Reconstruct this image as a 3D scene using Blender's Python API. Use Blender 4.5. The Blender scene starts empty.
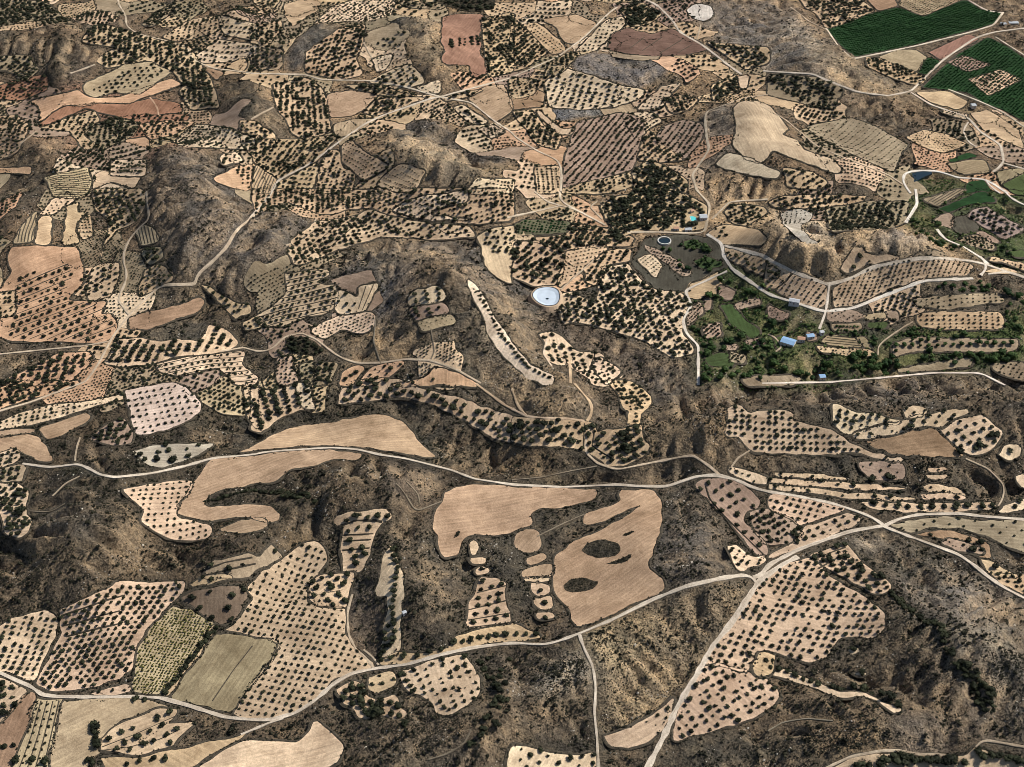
import bpy, math, random
import numpy as np
from mathutils.geometry import delaunay_2d_cdt
from mathutils import Vector

random.seed(7)
rng = np.random.default_rng(7)
R = math.radians
scene = bpy.context.scene
col = scene.collection

# ------------------------------------------------------------------ camera, sky, sun, exposure
CAM_H, PITCH, VF = 1100.0, 40.0, 30.0
W, H = 1024.0, 767.0
TV = math.tan(R(VF / 2)); TH = TV * W / H
cam_d = bpy.data.cameras.new('camera'); cam = bpy.data.objects.new('camera', cam_d); col.objects.link(cam)
cam_d.sensor_fit = 'HORIZONTAL'; cam_d.angle = 2 * math.atan(TH)
cam_d.clip_start = 1.0; cam_d.clip_end = 60000
cam.location = (0, 0, CAM_H); cam.rotation_euler = (R(90 - PITCH), 0, 0)
scene.camera = cam

SUN_EL, SUN_AZ = 47.0, 68.0          # azimuth clockwise from +Y (the view direction)
world = bpy.data.worlds.new('World'); scene.world = world; world.use_nodes = True
wn = world.node_tree.nodes; wl = world.node_tree.links
sky = wn.new('ShaderNodeTexSky'); sky.sky_type = 'NISHITA'; sky.sun_disc = False
sky.sun_elevation = R(SUN_EL); sky.sun_rotation = R(SUN_AZ)
wn['Background'].inputs[1].default_value = 0.07
wl.new(sky.outputs[0], wn['Background'].inputs[0])
sun_d = bpy.data.lights.new('sun', 'SUN'); sun_d.energy = 4.6; sun_d.angle = R(0.5); sun_d.color = (1, 0.95, 0.87)
sun = bpy.data.objects.new('sun', sun_d); col.objects.link(sun)
sd = Vector((math.sin(R(SUN_AZ)) * math.cos(R(SUN_EL)), math.cos(R(SUN_AZ)) * math.cos(R(SUN_EL)), math.sin(R(SUN_EL))))
sun.rotation_euler = sd.to_track_quat('Z', 'Y').to_euler(); sun.location = (600, 1200, 2000)
vs = scene.view_settings
vs.view_transform = 'Standard'; vs.look = 'None'; vs.gamma = 1; vs.use_curve_mapping = False
vs.exposure = 0.28
scene.cycles.filter_width = 0.85      # crisp lens

# ------------------------------------------------------------------ projection between the photograph and the land
CP, SP_ = math.cos(R(PITCH)), math.sin(R(PITCH))
def ray(px, py):
    x = (np.asarray(px, float) - W / 2) / (W / 2) * TH
    y = (H / 2 - np.asarray(py, float)) / (H / 2) * TV
    return np.stack([x, CP + y * SP_, -SP_ + y * CP], -1)
def on_plane(px, py, z):
    d = ray(px, py); t = (z - CAM_H) / d[..., 2]
    return d[..., 0] * t, d[..., 1] * t
def px_per_m(x, y, z=0):
    t = y * CP + (CAM_H - z) * SP_
    return (W / 2) / (TH * t)

# ------------------------------------------------------------------ noise
def vnoise(x, y, seed=0):
    r = np.random.default_rng(seed).random((256, 256))
    xi = np.floor(x).astype(int); yi = np.floor(y).astype(int)
    fx = x - xi; fy = y - yi
    fx = fx * fx * fx * (fx * (fx * 6 - 15) + 10); fy = fy * fy * fy * (fy * (fy * 6 - 15) + 10)
    a = r[xi % 256, yi % 256]; b = r[(xi + 1) % 256, yi % 256]; c = r[xi % 256, (yi + 1) % 256]; d = r[(xi + 1) % 256, (yi + 1) % 256]
    return (a * (1 - fx) + b * fx) * (1 - fy) + (c * (1 - fx) + d * fx) * fy - 0.5
def fbm(x, y, seed=0, o=4):
    s = 0; a = 1; f = 1
    for i in range(o):
        s = s + a * vnoise(x * f + 17.3 * i, y * f - 9.1 * i, seed + i); a *= .5; f *= 2.03
    return s
def blur(m, n, it=3):
    m = m.astype(float)
    k = np.ones(2 * n + 1) / (2 * n + 1)
    for _ in range(it):
        for ax in (0, 1):
            p = np.pad(m, [(n + 1, n) if a == ax else (0, 0) for a in (0, 1)], mode='edge')
            c = np.cumsum(p, ax)
            m = (np.take(c, range(2 * n + 1, c.shape[ax]), ax) - np.take(c, range(0, c.shape[ax] - 2 * n - 1), ax)) / (2 * n + 1)
    return m

# ------------------------------------------------------------------ tracing: lists of points read off the photograph
TILE = {str(r) + str(c): (256 * c, (0, 192, 384, 575)[r]) for r in range(4) for c in range(4)}
def pts(s):
    o = (0, 0); k = 4.0; out = []
    for tok in s.split():
        if tok.endswith(':'):
            t = tok[:-1]
            if t == 'F': o = (0, 0); k = 1.0
            else: o = TILE[t]; k = 4.0
            continue
        a, b = tok.split(',')
        out.append((o[0] + float(a) / k, o[1] + float(b) / k))
    return np.array(out)
# ------------------------------------------------------------------ relief: ridges and valleys (pixel, height in metres), half width in metres, rib strength
RIDGES = [
    ([(335, 275, 14), (370, 262, 24), (405, 258, 26), (424, 275, 26), (430, 310, 22), (436, 350, 14)], 66, 1.0),
    ([(462, 280, 16), (480, 310, 18), (505, 340, 17), (545, 380, 10)], 42, .9),
    ([(355, 140, 12), (385, 135, 26), (425, 150, 34), (470, 165, 30), (520, 160, 10)], 70, 1.2),
    ([(180, 150, 26), (185, 185, 38), (205, 230, 34), (235, 265, 14)], 70, 1.0),
    ([(245, 85, 20), (252, 110, 22)], 60, .8),
    ([(395, 20, 18), (425, 25, 26), (435, 60, 20)], 70, 1.0),
    ([(295, 40, 18), (320, 30, 20)], 60, .8),
    ([(735, 235, 10), (775, 225, 30), (805, 232, 34), (870, 232, 30), (925, 240, 26), (950, 250, 8)], 58, 1.5),
    ([(752, 105, 22), (752, 140, 24), (790, 150, 22), (835, 165, 14)], 75, .5),
    ([(575, 65, 8), (625, 68, 14), (680, 62, 8)], 60, .3),
    ([(650, 425, 14), (705, 415, 26), (780, 402, 26), (880, 398, 28), (960, 398, 22), (1040, 400, 18)], 60, .7),
    ([(110, 480, 14), (95, 515, 28), (60, 555, 26), (30, 590, 10)], 70, .9),
    ([(300, 490, 12), (345, 480, 26), (400, 480, 24), (420, 500, 10)], 55, .9),
    ([(395, 560, 14), (420, 595, 18), (440, 625, 10)], 45, .6),
    ([(225, 560, 14), (255, 540, 16), (290, 535, 8)], 45, .8),
    ([(690, 540, 18), (700, 570, 16)], 60, .6),
    ([(545, 690, 10), (600, 650, 16), (680, 605, 12)], 70, .4),
    ([(420, 740, 14), (470, 720, 20), (520, 690, 8)], 60, .6),
    ([(900, 590, 10), (950, 620, 24), (1000, 650, 28), (1050, 690, 20)], 75, .9),
    ([(830, 740, 14), (880, 720, 22), (930, 715, 18), (990, 740, 10)], 55, 1.0),
    ([(800, 30, 16), (830, 60, 20), (880, 90, 10)], 80, .8),
    ([(20, 130, 14), (50, 155, 20), (60, 175, 12)], 50, .9),
    ([(0, 35, 18), (60, 30, 22), (120, 35, 16)], 90, .8),
    ([(10, 205, 14), (20, 230, 18)], 60, .7),
    ([(320, 230, 8), (290, 215, 20), (270, 250, 18), (255, 270, 10)], 50, .8),
    ([(60, 70, 14), (70, 82, 16)], 40, 1.2),
    ([(235, 10, 18), (245, 15, 16)], 50, 1.0),
    ([(540, 425, 14), (560, 400, 16), (575, 385, 8)], 40, 1.0),
]
VALLEYS = [
    ([(210, 300), (245, 345), (262, 395), (245, 425), (300, 415)], 10, 40),
    ([(300, 415), (390, 410), (440, 430), (500, 450), (580, 455), (640, 448), (690, 400), (780, 388), (900, 372), (1010, 368)], 12, 50),
    ([(690, 270), (740, 330), (800, 365), (900, 372)], 9, 110),
    ([(560, 345), (610, 355), (650, 380)], 9, 45),
    ([(300, 575), (325, 540), (310, 510), (270, 500)], 10, 35),
    ([(375, 545), (350, 600), (370, 655)], 7, 22),
    ([(690, 640), (770, 660), (850, 700)], 5, 40),
]
GX = np.arange(-1500, 1501, 4.0); GY = np.arange(400, 3201, 4.0)
gx, gy = np.meshgrid(GX, GY, indexing='ij')
def ridge_fields(x, y):
    z = 5 * fbm(x / 260, y / 260, 3, 3) + 3.0 * fbm(x / 90, y / 90, 11, 2)
    rib = np.zeros_like(x); hill = np.zeros_like(x)
    for i, (pl, w, rs) in enumerate(RIDGES):
        up = 1.75 if pl[0][1] < 320 else 1.55
        P = np.array([(*on_plane(a, b, h * up), h * up) for a, b, h in pl], float)
        best = np.full(x.shape, 1e9); hh = np.zeros_like(x); ss = np.zeros_like(x); sg = np.zeros_like(x); acc = 0
        bx = (x > P[:, 0].min() - 4 * w) & (x < P[:, 0].max() + 4 * w) & (y > P[:, 1].min() - 4 * w) & (y < P[:, 1].max() + 4 * w)
        if not bx.any(): continue
        xx, yy = x[bx], y[bx]
        b = np.full(xx.shape, 1e9); hv = np.zeros_like(xx); sv = np.zeros_like(xx); sgn = np.zeros_like(xx)
        for k in range(len(P) - 1):
            a0, a1 = P[k], P[k + 1]; d = a1[:2] - a0[:2]; L = np.hypot(*d)
            t0 = ((xx - a0[0]) * d[0] + (yy - a0[1]) * d[1]) / L**2; t = np.clip(t0, 0, 1)
            ex = xx - a0[0] - t * d[0]; ey = yy - a0[1] - t * d[1]; dist = np.hypot(ex, ey)
            m = dist < b
            b = np.where(m, dist, b); hv = np.where(m, a0[2] + t * (a1[2] - a0[2]), hv)
            ang = np.arctan2(ey, ex)
            sv = np.where(m, acc + t * L + 22 * ang, sv)
            acc += L
        wob = 1 + .35 * fbm(xx / 60, yy / 60, 40 + i, 2)
        q = b / w * wob
        prof = np.exp(-q**1.7 * 1.1)
        zz = np.zeros_like(x); zz[bx] = hv * prof
        z = z + zz; hill = np.maximum(hill, zz / 52)
        g = 1 - np.abs(2 * vnoise(sv / 15 + 5 * i, b / 70, 90 + i))* 2
        g2 = 1 - np.abs(2 * vnoise(sv / 6.5 + 3 * i, b / 35, 190 + i))* 2
        rr = np.zeros_like(x); rr[bx] = rs * (g * 4.2 + g2 * 1.9) * np.clip(q * 2.2, 0, 1) * np.exp(-(q / 1.25)**2) * hv / 30
        rib = rib + rr
    for pl, dp, w in VALLEYS:
        P = np.array([on_plane(a, b, 0) for a, b in pl], float)
        b = np.full(x.shape, 1e9)
        for k in range(len(P) - 1):
            d = P[k + 1] - P[k]; L = np.hypot(*d)
            t = np.clip(((x - P[k, 0]) * d[0] + (y - P[k, 1]) * d[1]) / L**2, 0, 1)
            b = np.minimum(b, np.hypot(x - P[k, 0] - t * d[0], y - P[k, 1] - t * d[1]))
        z = z - dp * np.exp(-(b / w)**2)
    return z, rib, hill
ZS, RIB, HILL = ridge_fields(gx, gy)
ZS = blur(ZS, 1, 2)
def gullies(Z0):
    """where rain water gathers on its way down it has cut gullies: steepest-descent flow, then depth from the gathered area"""
    n, m = Z0.shape; best = np.zeros((n, m)); rec = np.arange(n * m).reshape(n, m).copy(); ids = rec.copy()
    for a in (-1, 0, 1):
        for b in (-1, 0, 1):
            if a == 0 and b == 0: continue
            s = (Z0 - np.roll(Z0, (-a, -b), (0, 1))) / math.hypot(a, b); q = s > best
            best = np.where(q, s, best); rec = np.where(q, np.roll(ids, (-a, -b), (0, 1)), rec)
    acc = [1.0] * (n * m); rc = rec.ravel().tolist()
    for k in np.argsort(-Z0.ravel()).tolist():
        t = rc[k]
        if t != k: acc[t] += acc[k]
    return np.array(acc).reshape(n, m)
zw = ZS + RIB * .8 + 7 * fbm(gx / 60, gy / 60, 26, 4)
g1 = blur(np.log2(1 + gullies(zw) / 5), 1, 1)
zw = zw - 1.2 * g1
GUL = np.log2(1 + gullies(zw) / 4); GUL = .55 * GUL + .45 * blur(GUL, 1, 1)
GUL = np.clip(GUL, 0, 6.5)
WILDZ = RIB * 1.5 + 9 * fbm(gx / 60, gy / 60, 26, 4) - 2.2 * g1 - 1.7 * GUL + 5.0
def samp(G, x, y):
    fx = np.clip((np.asarray(x, float) - GX[0]) / 4.0, 0, len(GX) - 1.001); fy = np.clip((np.asarray(y, float) - GY[0]) / 4.0, 0, len(GY) - 1.001)
    i = fx.astype(int); j = fy.astype(int); u = fx - i; v = fy - j
    return (G[i, j] * (1 - u) + G[i + 1, j] * u) * (1 - v) + (G[i, j + 1] * (1 - u) + G[i + 1, j + 1] * u) * v
zs = lambda x, y: samp(ZS, x, y)
def unproj(P):
    """photograph points -> points of the land (first hit of the view ray on the relief)"""
    P = np.asarray(P, float); d = ray(P[:, 0], P[:, 1])
    n = 161; zl = np.linspace(90, -40, n)
    T = (zl[None, :] - CAM_H) / d[:, 2:3]
    X = d[:, 0:1] * T; Y = d[:, 1:2] * T
    f = zl[None, :] - zs(X, Y)
    k = np.argmax(f <= 0, 1); k = np.clip(k, 1, n - 1); r = np.arange(len(P))
    f0 = f[r, k - 1]; f1 = f[r, k]; u = np.clip(f0 / (f0 - f1 + 1e-9), 0, 1)
    t = T[r, k - 1] * (1 - u) + T[r, k] * u
    return np.stack([d[:, 0] * t, d[:, 1] * t], -1)

def inside(poly, x, y):
    x = np.asarray(x); y = np.asarray(y); c = np.zeros(x.shape, bool); n = len(poly)
    for i in range(n):
        x0, y0 = poly[i - 1]; x1, y1 = poly[i]
        if y0 == y1: continue
        c ^= ((y0 > y) != (y1 > y)) & (x < (x1 - x0) * (y - y0) / (y1 - y0) + x0)
    return c
def chaikin(P, closed=True, it=2, keep=.22):
    for _ in range(it):
        Q = []
        n = len(P)
        if closed:
            for i in range(n):
                a, b = P[i], P[(i + 1) % n]
                Q += [a * (1 - keep) + b * keep, a * keep + b * (1 - keep)]
        else:
            Q = [P[0]]
            for i in range(n - 1):
                a, b = P[i], P[i + 1]
                Q += [a * (1 - keep) + b * keep, a * keep + b * (1 - keep)]
            Q.append(P[-1])
        P = np.array(Q)
    return P
def resample(P, step, closed=True):
    Q = np.vstack([P, P[:1]]) if closed else P
    s = np.concatenate([[0], np.cumsum(np.hypot(*np.diff(Q, axis=0).T))])
    n = max(3 if closed else 1, int(round(s[-1] / step))); t = np.linspace(0, s[-1], n + 1)
    if closed: t = t[:-1]
    return np.stack([np.interp(t, s, Q[:, 0]), np.interp(t, s, Q[:, 1])], -1)
# ------------------------------------------------------------------ soils (real-world base colours)
C = dict(
    cr=(.52, .40, .275), pk=(.45, .33, .23), pe=(.465, .345, .23), tn=(.44, .32, .20), kh=(.34, .265, .17), ol=(.255, .20, .125),
    be=(.355, .25, .162), br=(.285, .19, .12), rd=(.25, .135, .085), sl=(.46, .295, .185), ro=(.27, .155, .105), dr=(.13, .08, .06),
    dg=(.016, .045, .014), gr=(.05, .075, .03), gy=(.072, .066, .05), pw=(.50, .45, .39), ye=(.38, .31, .19), gp=(.29, .21, .155),
    sc=(.05, .042, .03), tg=(.26, .205, .135))
FIELDS = []
def F(c, s, d=None, u=None, v=None, sp=None, sz=14, jit=.12, kind='tree', bank=0, lay=0, holes=None, plough=None, tp=None, fill=1.0, edge=1.0, furrow=0, sharp=False):
    """a field: soil colour, outline, description, planting lattice u/v (or spacing sp) in quarter pixels, crown size sz"""
    FIELDS.append(dict(c=C[c] if isinstance(c, str) else c, P=pts(s), d=d, u=u, v=v, sp=sp, sz=sz, jit=jit, kind=kind, bank=bank, lay=lay,
                       plough=plough, tp=pts(tp) if tp else None, fill=fill, edge=edge, furrow=furrow, sharp=sharp))
ROADS = []
def RD(s, w=3.5, d=None, c=(.50, .43, .345)): ROADS.append((pts(s), w, d, c))
ROWS = []
def ROW(s, gap, sz, n=1, d=None, kind='tree', jit=.25): ROWS.append(dict(P=pts(s), gap=gap, sz=sz, n=n, d=d, kind=kind, jit=jit))
BANKS = []
def BK(s, w=2.2): BANKS.append((pts(s), w))
ZONES = []
def Z(c, s, soft=2, dens=1.0, mix=1.0): ZONES.append((c, pts(s), soft, dens, mix))

# ================================================================== wild ground: (colour, outline, softness, shrub density); some greys paint slope shade
GREY = (.095, .086, .074); DARK = (.062, .053, .039); GOLD = (.31, .225, .13); PALE = (.34, .29, .22); BRN = (.13, .098, .066); BLUE = (.10, .10, .10); WARM = (.25, .18, .11); RED = (.21, .125, .085)
Z(BRN, 'F: -400,-300 1400,-300 1400,250 640,250 480,220 300,200 0,330 -400,330', 12, .8)
Z(WARM, 'F: 220,-20 830,-20 700,260 420,250 260,210', 16, .5, .7)
Z(RED, 'F: 10,80 90,70 190,110 200,150 100,170 20,120', 10, .6, .8)
Z(DARK, 'F: -300,380 250,370 420,410 640,440 640,480 420,500 330,560 120,590 -300,600', 8, 1.2)
Z(DARK, 'F: 0,30 60,35 90,75 50,95 0,75', 5, 1.1)
Z(DARK, 'F: 0,150 30,150 50,170 40,200 0,215', 4, 1.1)
Z(DARK, '00: 870,310 930,290 1023,300 1060,400 1000,480 920,460', 2, .6)
Z(GREY, '00: 590,767 620,680 680,600 720,585 740,640 880,640 960,700 960,800 600,800', 3, .8)  # upper part of the dark hill, slope shade put into the grey
Z(GREY, 'F: 142,190 160,155 185,148 220,165 250,190 255,215 235,250 205,270 178,270 160,240', 4, 1.0)  # dark hill: its shaded slopes are painted in as grey ground
Z(GREY, '01: 110,210 210,100 340,110 230,225 130,295', 2, .6)  # shaded hillside, the shade painted as a grey patch
Z(GREY, '01: 440,170 470,90 560,60 640,70 560,130 450,180', 2, .6)
Z(GOLD, '01: 560,120 640,70 690,110 720,260 640,260 560,230 520,170', 3, .4, .7)
Z(GREY, '01: 510,490 660,450 780,520 900,600 1023,640 1023,650 760,640 640,580', 2, .8)
Z(GOLD, '01: 500,540 600,530 760,640 1023,650 1023,710 840,710 700,680 540,600', 3, .4, .75)
Z((.15, .145, .14), '02: 225,240 330,208 450,222 690,225 560,330 500,355 380,310 250,290', 1, .25)
Z((.17, .165, .155), '02: 115,440 300,430 500,410 480,440 300,470 170,490', 1, .5)
Z((.16, .145, .125), 'F: 690,5 780,0 830,60 860,80 900,105 780,75 720,50', 6, .5)
Z(PALE, 'F: 775,15 800,25 835,55 850,70 820,70 790,50', 5, .3, .6)
Z((.40, .29, .17), 'F: 700,185 770,180 850,205 960,240 970,255 880,255 800,280 740,255', 4, .3, .85)
Z((.17, .155, .14), '13: 430,180 500,155 570,165 600,195 540,210 450,200', 2, .3)
Z((.19, .17, .14), '02: 780,450 880,400 885,520 880,600 820,650 720,767 720,700 790,600', 4, .4)
Z(GOLD, 'F: 825,60 870,75 900,95 960,95 930,100 880,98 840,85', 3, .4, .8)
Z(DARK, '03: 250,430 400,415 500,440 620,490 530,545 430,480 340,470', 2, .5)
Z(GOLD, 'F: 925,95 1010,110 1030,150 990,140 960,115', 4, .4, .7)
Z(GREY, 'F: 200,250 250,215 300,215 320,245 290,265 250,275 240,300 210,290', 4, 1.1)
Z(DARK, 'F: 185,285 210,285 250,330 262,350 255,400 240,400 240,350 205,310', 4, 1.3)
Z(GREY, 'F: 330,270 370,252 440,240 490,245 540,300 560,325 470,290 440,250 380,320 350,300', 4, 1.0)
Z((.12, .118, .115), 'F: 375,290 400,265 425,260 400,300 392,330 372,325', 3, .7)
Z(GOLD, 'F: 365,330 400,325 425,345 400,360 370,365 355,350', 5, .4, .65)
Z(GOLD, 'F: 395,252 440,252 450,265 420,270', 4, .4, .6)
Z(GOLD, 'F: 500,325 530,345 560,385 570,415 530,415 500,370', 5, .5, .6)
Z(GREY, 'F: 515,290 560,322 640,350 690,370 690,395 650,400 600,355 540,330', 4, .9)
Z(GOLD, 'F: 640,425 680,410 740,408 735,435 690,455 660,450', 6, .7, .45)
Z(GREY, 'F: 800,395 870,382 950,385 940,400 860,402', 4, .6)
Z(GOLD, 'F: 450,440 500,445 570,470 520,478 450,455', 4, .7, .45)
Z(PALE, '20: 150,600 200,520 260,500 280,540 210,600', 3, .5, .55)
Z(PALE, '20: 250,620 300,550 350,530 340,600 280,650', 3, .5, .55)
Z(GOLD, '20: 200,700 300,680 420,700 600,680 560,740 300,760', 5, .9, .35)
Z(GOLD, '21: 270,390 300,370 430,360 470,380 380,420 300,460', 4, .7, .45)
Z(GOLD, '21: 80,600 160,530 220,560 240,600 180,640 100,660', 3, .8, .55)
Z(GREY, '21: 380,310 560,320 720,370 760,400 650,520 560,480 480,380', 5, .8)
Z((.26, .205, .13), '32: 290,255 500,160 740,50 900,15 950,20 920,90 780,290 640,490 500,590 370,630 345,600 335,380', 2, .7)
Z((.38, .31, .19), '32: 290,260 500,165 590,180 560,270 480,380 340,350', 4, .9, .8)
Z((.34, .26, .155), '32: 370,620 470,400 560,330 700,330 640,480 500,585', 3, .6, .8)
Z((.36, .32, .25), '32: 110,450 190,320 280,310 320,390 250,460 170,520 110,500', 3, 2.2, .85)
Z(DARK, '32: 100,580 330,430 330,680 200,715 60,680', 4, 1.0)
Z(GREY, '31: 370,250 400,0 520,0 520,230 480,330 420,300', 3, .8)
Z((.15, .125, .09), '31: 600,560 700,570 900,560 860,690 760,740 640,740', 6, 1.2)
Z((.25, .22, .17), '33: 500,200 700,150 860,150 1023,280 1023,500 880,520 850,400 700,280', 6, 1.2)
Z((.21, .19, .16), '33: 520,0 860,0 1023,110 1023,240 760,160 560,60', 5, .8)
Z(PALE, '33: 560,440 660,420 700,460 640,480', 3, .6, .5)
Z(GOLD, '33: 250,560 340,540 470,580 500,680 440,700 260,690 150,720 130,640', 6, 1.4, .8)
Z((.42, .34, .22), '33: 390,590 440,570 480,620 430,650', 4, .8, .8)
Z(GOLD, '33: 560,520 680,460 740,500 720,560 740,610 640,580', 4, 1.0, .75)
Z((.20, .19, .175), '33: 500,620 560,600 740,620 720,680 560,680', 4, .7, .8)
Z((.20, .19, .175), '33: 780,500 1023,500 1023,600 880,620 780,560', 5, .8, .6)
Z(PALE, '23: 320,620 400,600 460,640 420,680 350,670', 2, .3, .85)
Z(PALE, '23: 460,660 540,660 580,700 500,710', 3, .4, .7)
Z(GOLD, '33: 800,90 960,100 1023,170 1023,230 900,160', 5, .6, .45)
Z(GREY, 'F: 640,540 680,480 690,500 730,540 720,570 660,575', 6, 1.0)
Z((.24, .21, .17), '22: 680,600 720,570 760,600 730,650', 4, .8, .5)
# the irrigated valley
Z((.06, .08, .03), 'F: 690,275 730,262 770,280 800,300 830,330 880,330 1000,320 1030,300 1100,340 1040,365 900,372 830,388 700,388 695,340', 3, .0)
Z((.06, .078, .032), 'F: 900,170 960,180 1030,190 1060,280 990,262 940,240 905,225', 4, .2)

# ================================================================== bottom row
F('cr', '30: -60,260 0,210 60,175 130,155 190,140 225,165 235,200 200,280 165,360 140,425 110,420 60,400 0,385 -60,370', 'pale corner orchard where the road enters', u=(29, 3), v=(-9, 22), sz=16)
F('pk', '30: 235,140 320,105 440,45 500,25 620,30 745,25 735,60 690,110 640,160 580,230 540,290 535,370 500,405 400,440 280,468 200,465 150,435 180,370 215,290 250,240', 'wide pink grid orchard above the winding road', u=(31, -5), v=(-15, 23), sz=18)
BK('30: 245,165 340,132 440,98 500,82'); BK('30: 250,205 330,188 400,165 480,145'); BK('30: 265,248 380,218 470,198')
F('ye', '30: 690,125 760,145 850,185 850,215 790,300 720,400 640,480 590,480 525,465 540,400 545,300 600,225', 'yellow vineyard plot', u=(13, 2), v=(-6, 10), sz=9, kind='vine', jit=.18)
F('tn', '30: 850,205 880,200 780,340 670,490 648,482 740,370')
ROW('30: 862,212 790,310 725,395 660,478', 17, 22, 1, 'in the dark hedge row beside the yellow vineyard plot')
F('ol', '30: 870,235 1000,250 1023,258 1083,258 1118,278 1083,345 1013,430 915,555 850,530 680,495 770,370', 'olive green fallow field', plough=(60, -85))
BK('30: 1010,285 935,380 850,505', 1.6)
F('pe', '31: -118,225 -90,200 -20,110 -5,95 -35,65 -20,30 10,0 100,-64 200,-124 235,-134 265,-114 285,-64 280,-44 255,-19 225,20 210,70 215,110 250,128 355,130 358,240 378,285 430,320 465,350 470,372 380,388 310,420 250,490 160,550 60,578 0,580 -95,560 -60,500 -10,430 60,345 95,278 60,258 -20,240', 'large peach orchard above the road bend', u=(26, 4), v=(-12, 23), sz=13)
F('pe', '31: 215,60 240,10 260,-5 320,0 390,-10 395,20 370,70 360,130 250,128 215,105', 'small terraced plot topping the peach orchard', sp=40, sz=23, lay=1)
BK('31: 240,85 300,70 350,62'); BK('31: 240,126 350,128')
F('pe', '21: 320,530 345,515 400,508 480,500 530,505 548,530 530,550 500,555 480,600 455,680 440,720 415,755 360,760 340,730 350,690 335,650 345,590 355,565 325,570 312,550', 'hammer shaped terraced plot', u=(42, -6), v=(8, 34), sz=25, jit=.2)
BK('21: 330,572 400,547 470,547 505,552', 2.6); BK('21: 350,606 470,601'); BK('21: 350,630 460,624'); BK('21: 345,667 455,657')
F('cr', '21: 505,690 540,640 550,670 575,720 585,764 31: 590,60 575,300 560,320 500,330 510,230 530,90 490,85 475,60 495,0', 'narrow pale gully plot')
ROW('21: 545,670 570,740 31: 556,20 552,100 548,190 552,260 510,310', 24, 24, 1, 'in the narrow pale gully plot')
ROW('31: 525,210 515,260 500,320', 30, 22, 1, 'in the narrow pale gully plot')
F('tn', '31: 490,345 560,312 700,310 770,290 800,250 860,225 1023,195 32: 0,190 30,200 100,230 115,255 60,265 0,265 31: 960,272 860,288 700,335 600,358 490,362', 'long roadside strip')
ROW('31: 500,340 600,330 700,305 740,298', 48, 28, 1, 'along the long roadside strip'); ROW('31: 790,275 900,252 960,244 32: 10,240 90,240', 38, 26, 1, 'along the long roadside strip')
F('pe', '31: 890,10 980,10 1000,40 1000,130 1023,150 1023,195 850,215 840,180 850,120 880,70', 'stepped terraces beside the dark scrub', u=(42, -8), v=(-6, 34), sz=22)
for b in ('845,142 1000,104', '885,72 1000,44', '850,182 1023,152', '850,212 1023,192'): BK('31: ' + b)
F('pe', '21: 855,640 880,620 890,680 860,690'); F('pe', '21: 855,703 915,693 917,720 855,722'); F('pe', '21: 875,745 900,725 935,740 930,760 880,764', sp=40, sz=22)
F('cr', '31: 580,385 700,345 820,318 850,335 870,375 900,410 895,470 870,510 820,540 755,568 715,550 700,510 660,480 620,475 585,440', 'pale rounded plot below the road', sp=39, sz=16, jit=.3)
F('tn', '31: 445,410 530,385 560,395 570,425 540,450 480,475 450,465', 'small tan plot below the road', sp=45, sz=16)
F('pe', '31: 320,460 400,420 430,440 440,490 480,500 560,480 575,530 610,560 580,580 500,560 450,580 420,575 380,530 345,510', 'crowded dark grove below the road', sp=34, sz=31, jit=.3)
ROW('31: 580,400 600,430 630,470', 30, 24, 1, 'on the edge of the pale rounded plot'); ROW('31: 590,605 600,615', 18, 26, 1, 'alone in scrub under the crowded dark grove')
F('cr', '31: 0,662 100,667 160,677 200,640 235,585 280,610 340,670 352,690 330,740 300,775 -235,775 -120,700 -60,667', 'bare pale field at the lower edge', plough=(80, -20))
F('kh', '30: 255,510 400,492 530,492 600,502 720,540 700,570 640,600 540,680 480,690 430,700 380,720 350,775 195,775 215,650', 'khaki field under the winding road', plough=(60, -30))
F('pe', '30: 400,660 500,590 640,535 715,540 690,580 660,600 790,590 720,650 690,690 560,720 500,715 400,700', 'terraced grove in the khaki field', u=(48, -22), v=(18, 34), sz=27, jit=.22, lay=1)
BK('30: 410,690 540,640 700,568', 2.4); BK('30: 400,705 520,690 640,660 720,620', 2.6)
ROW('30: 378,600 385,690', 18, 30, 1, 'in the short dark hedge of the khaki field'); ROW('30: 360,745 375,755', 20, 30, 1, 'in the short dark hedge of the khaki field')
F('tn', '30: 400,735 560,725 800,680 920,655 1000,625 900,690 800,745 760,775 420,775')
ROW('30: 510,760 600,735 660,740', 48, 22, 1, 'on the tan strip above the bare pale field'); ROW('30: 540,500 580,502', 36, 22, 1, 'beside the winding road above the khaki field')
F('pk', '30: -30,405 100,450 110,465 60,530 0,595 -40,600', 'small pink plot at the road', sp=38, sz=24)
F('br', '30: 0,600 60,530 115,465 145,470 145,510 100,630 40,775 -40,775 -40,620', 'brown ploughed wedge', plough=(40, -100))
ROW('30: 15,688 60,680', 42, 22, 1, 'on the brown ploughed wedge')
F('kh', '30: 150,495 250,500 215,640 190,775 45,775 110,620', 'striped khaki plot', u=(-9, 30), v=(28, 4), sz=11, jit=.2)
for k in range(4): BK('30: %d,505 %d,640 %d,770' % (165 + 24 * k, 128 + 26 * k, 80 + 32 * k), 1.3)
ROW('30: 60,750 110,740 180,745', 55, 34, 1, 'at the foot of the striped khaki plot')
F('pk', '30: 365,475 480,440 520,435 525,465 480,480 400,482', 'pink sliver inside the winding road', sp=32, sz=16)
F((.16, .12, .085), '30: 720,90 780,60 980,40 990,90 940,180 880,200 840,180', 'dark stony plot over the fallow field', sp=58, sz=24, jit=.3)
F('tn', '30: 760,38 830,0 920,0 940,15 860,30 780,48', sp=50, sz=20)
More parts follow.
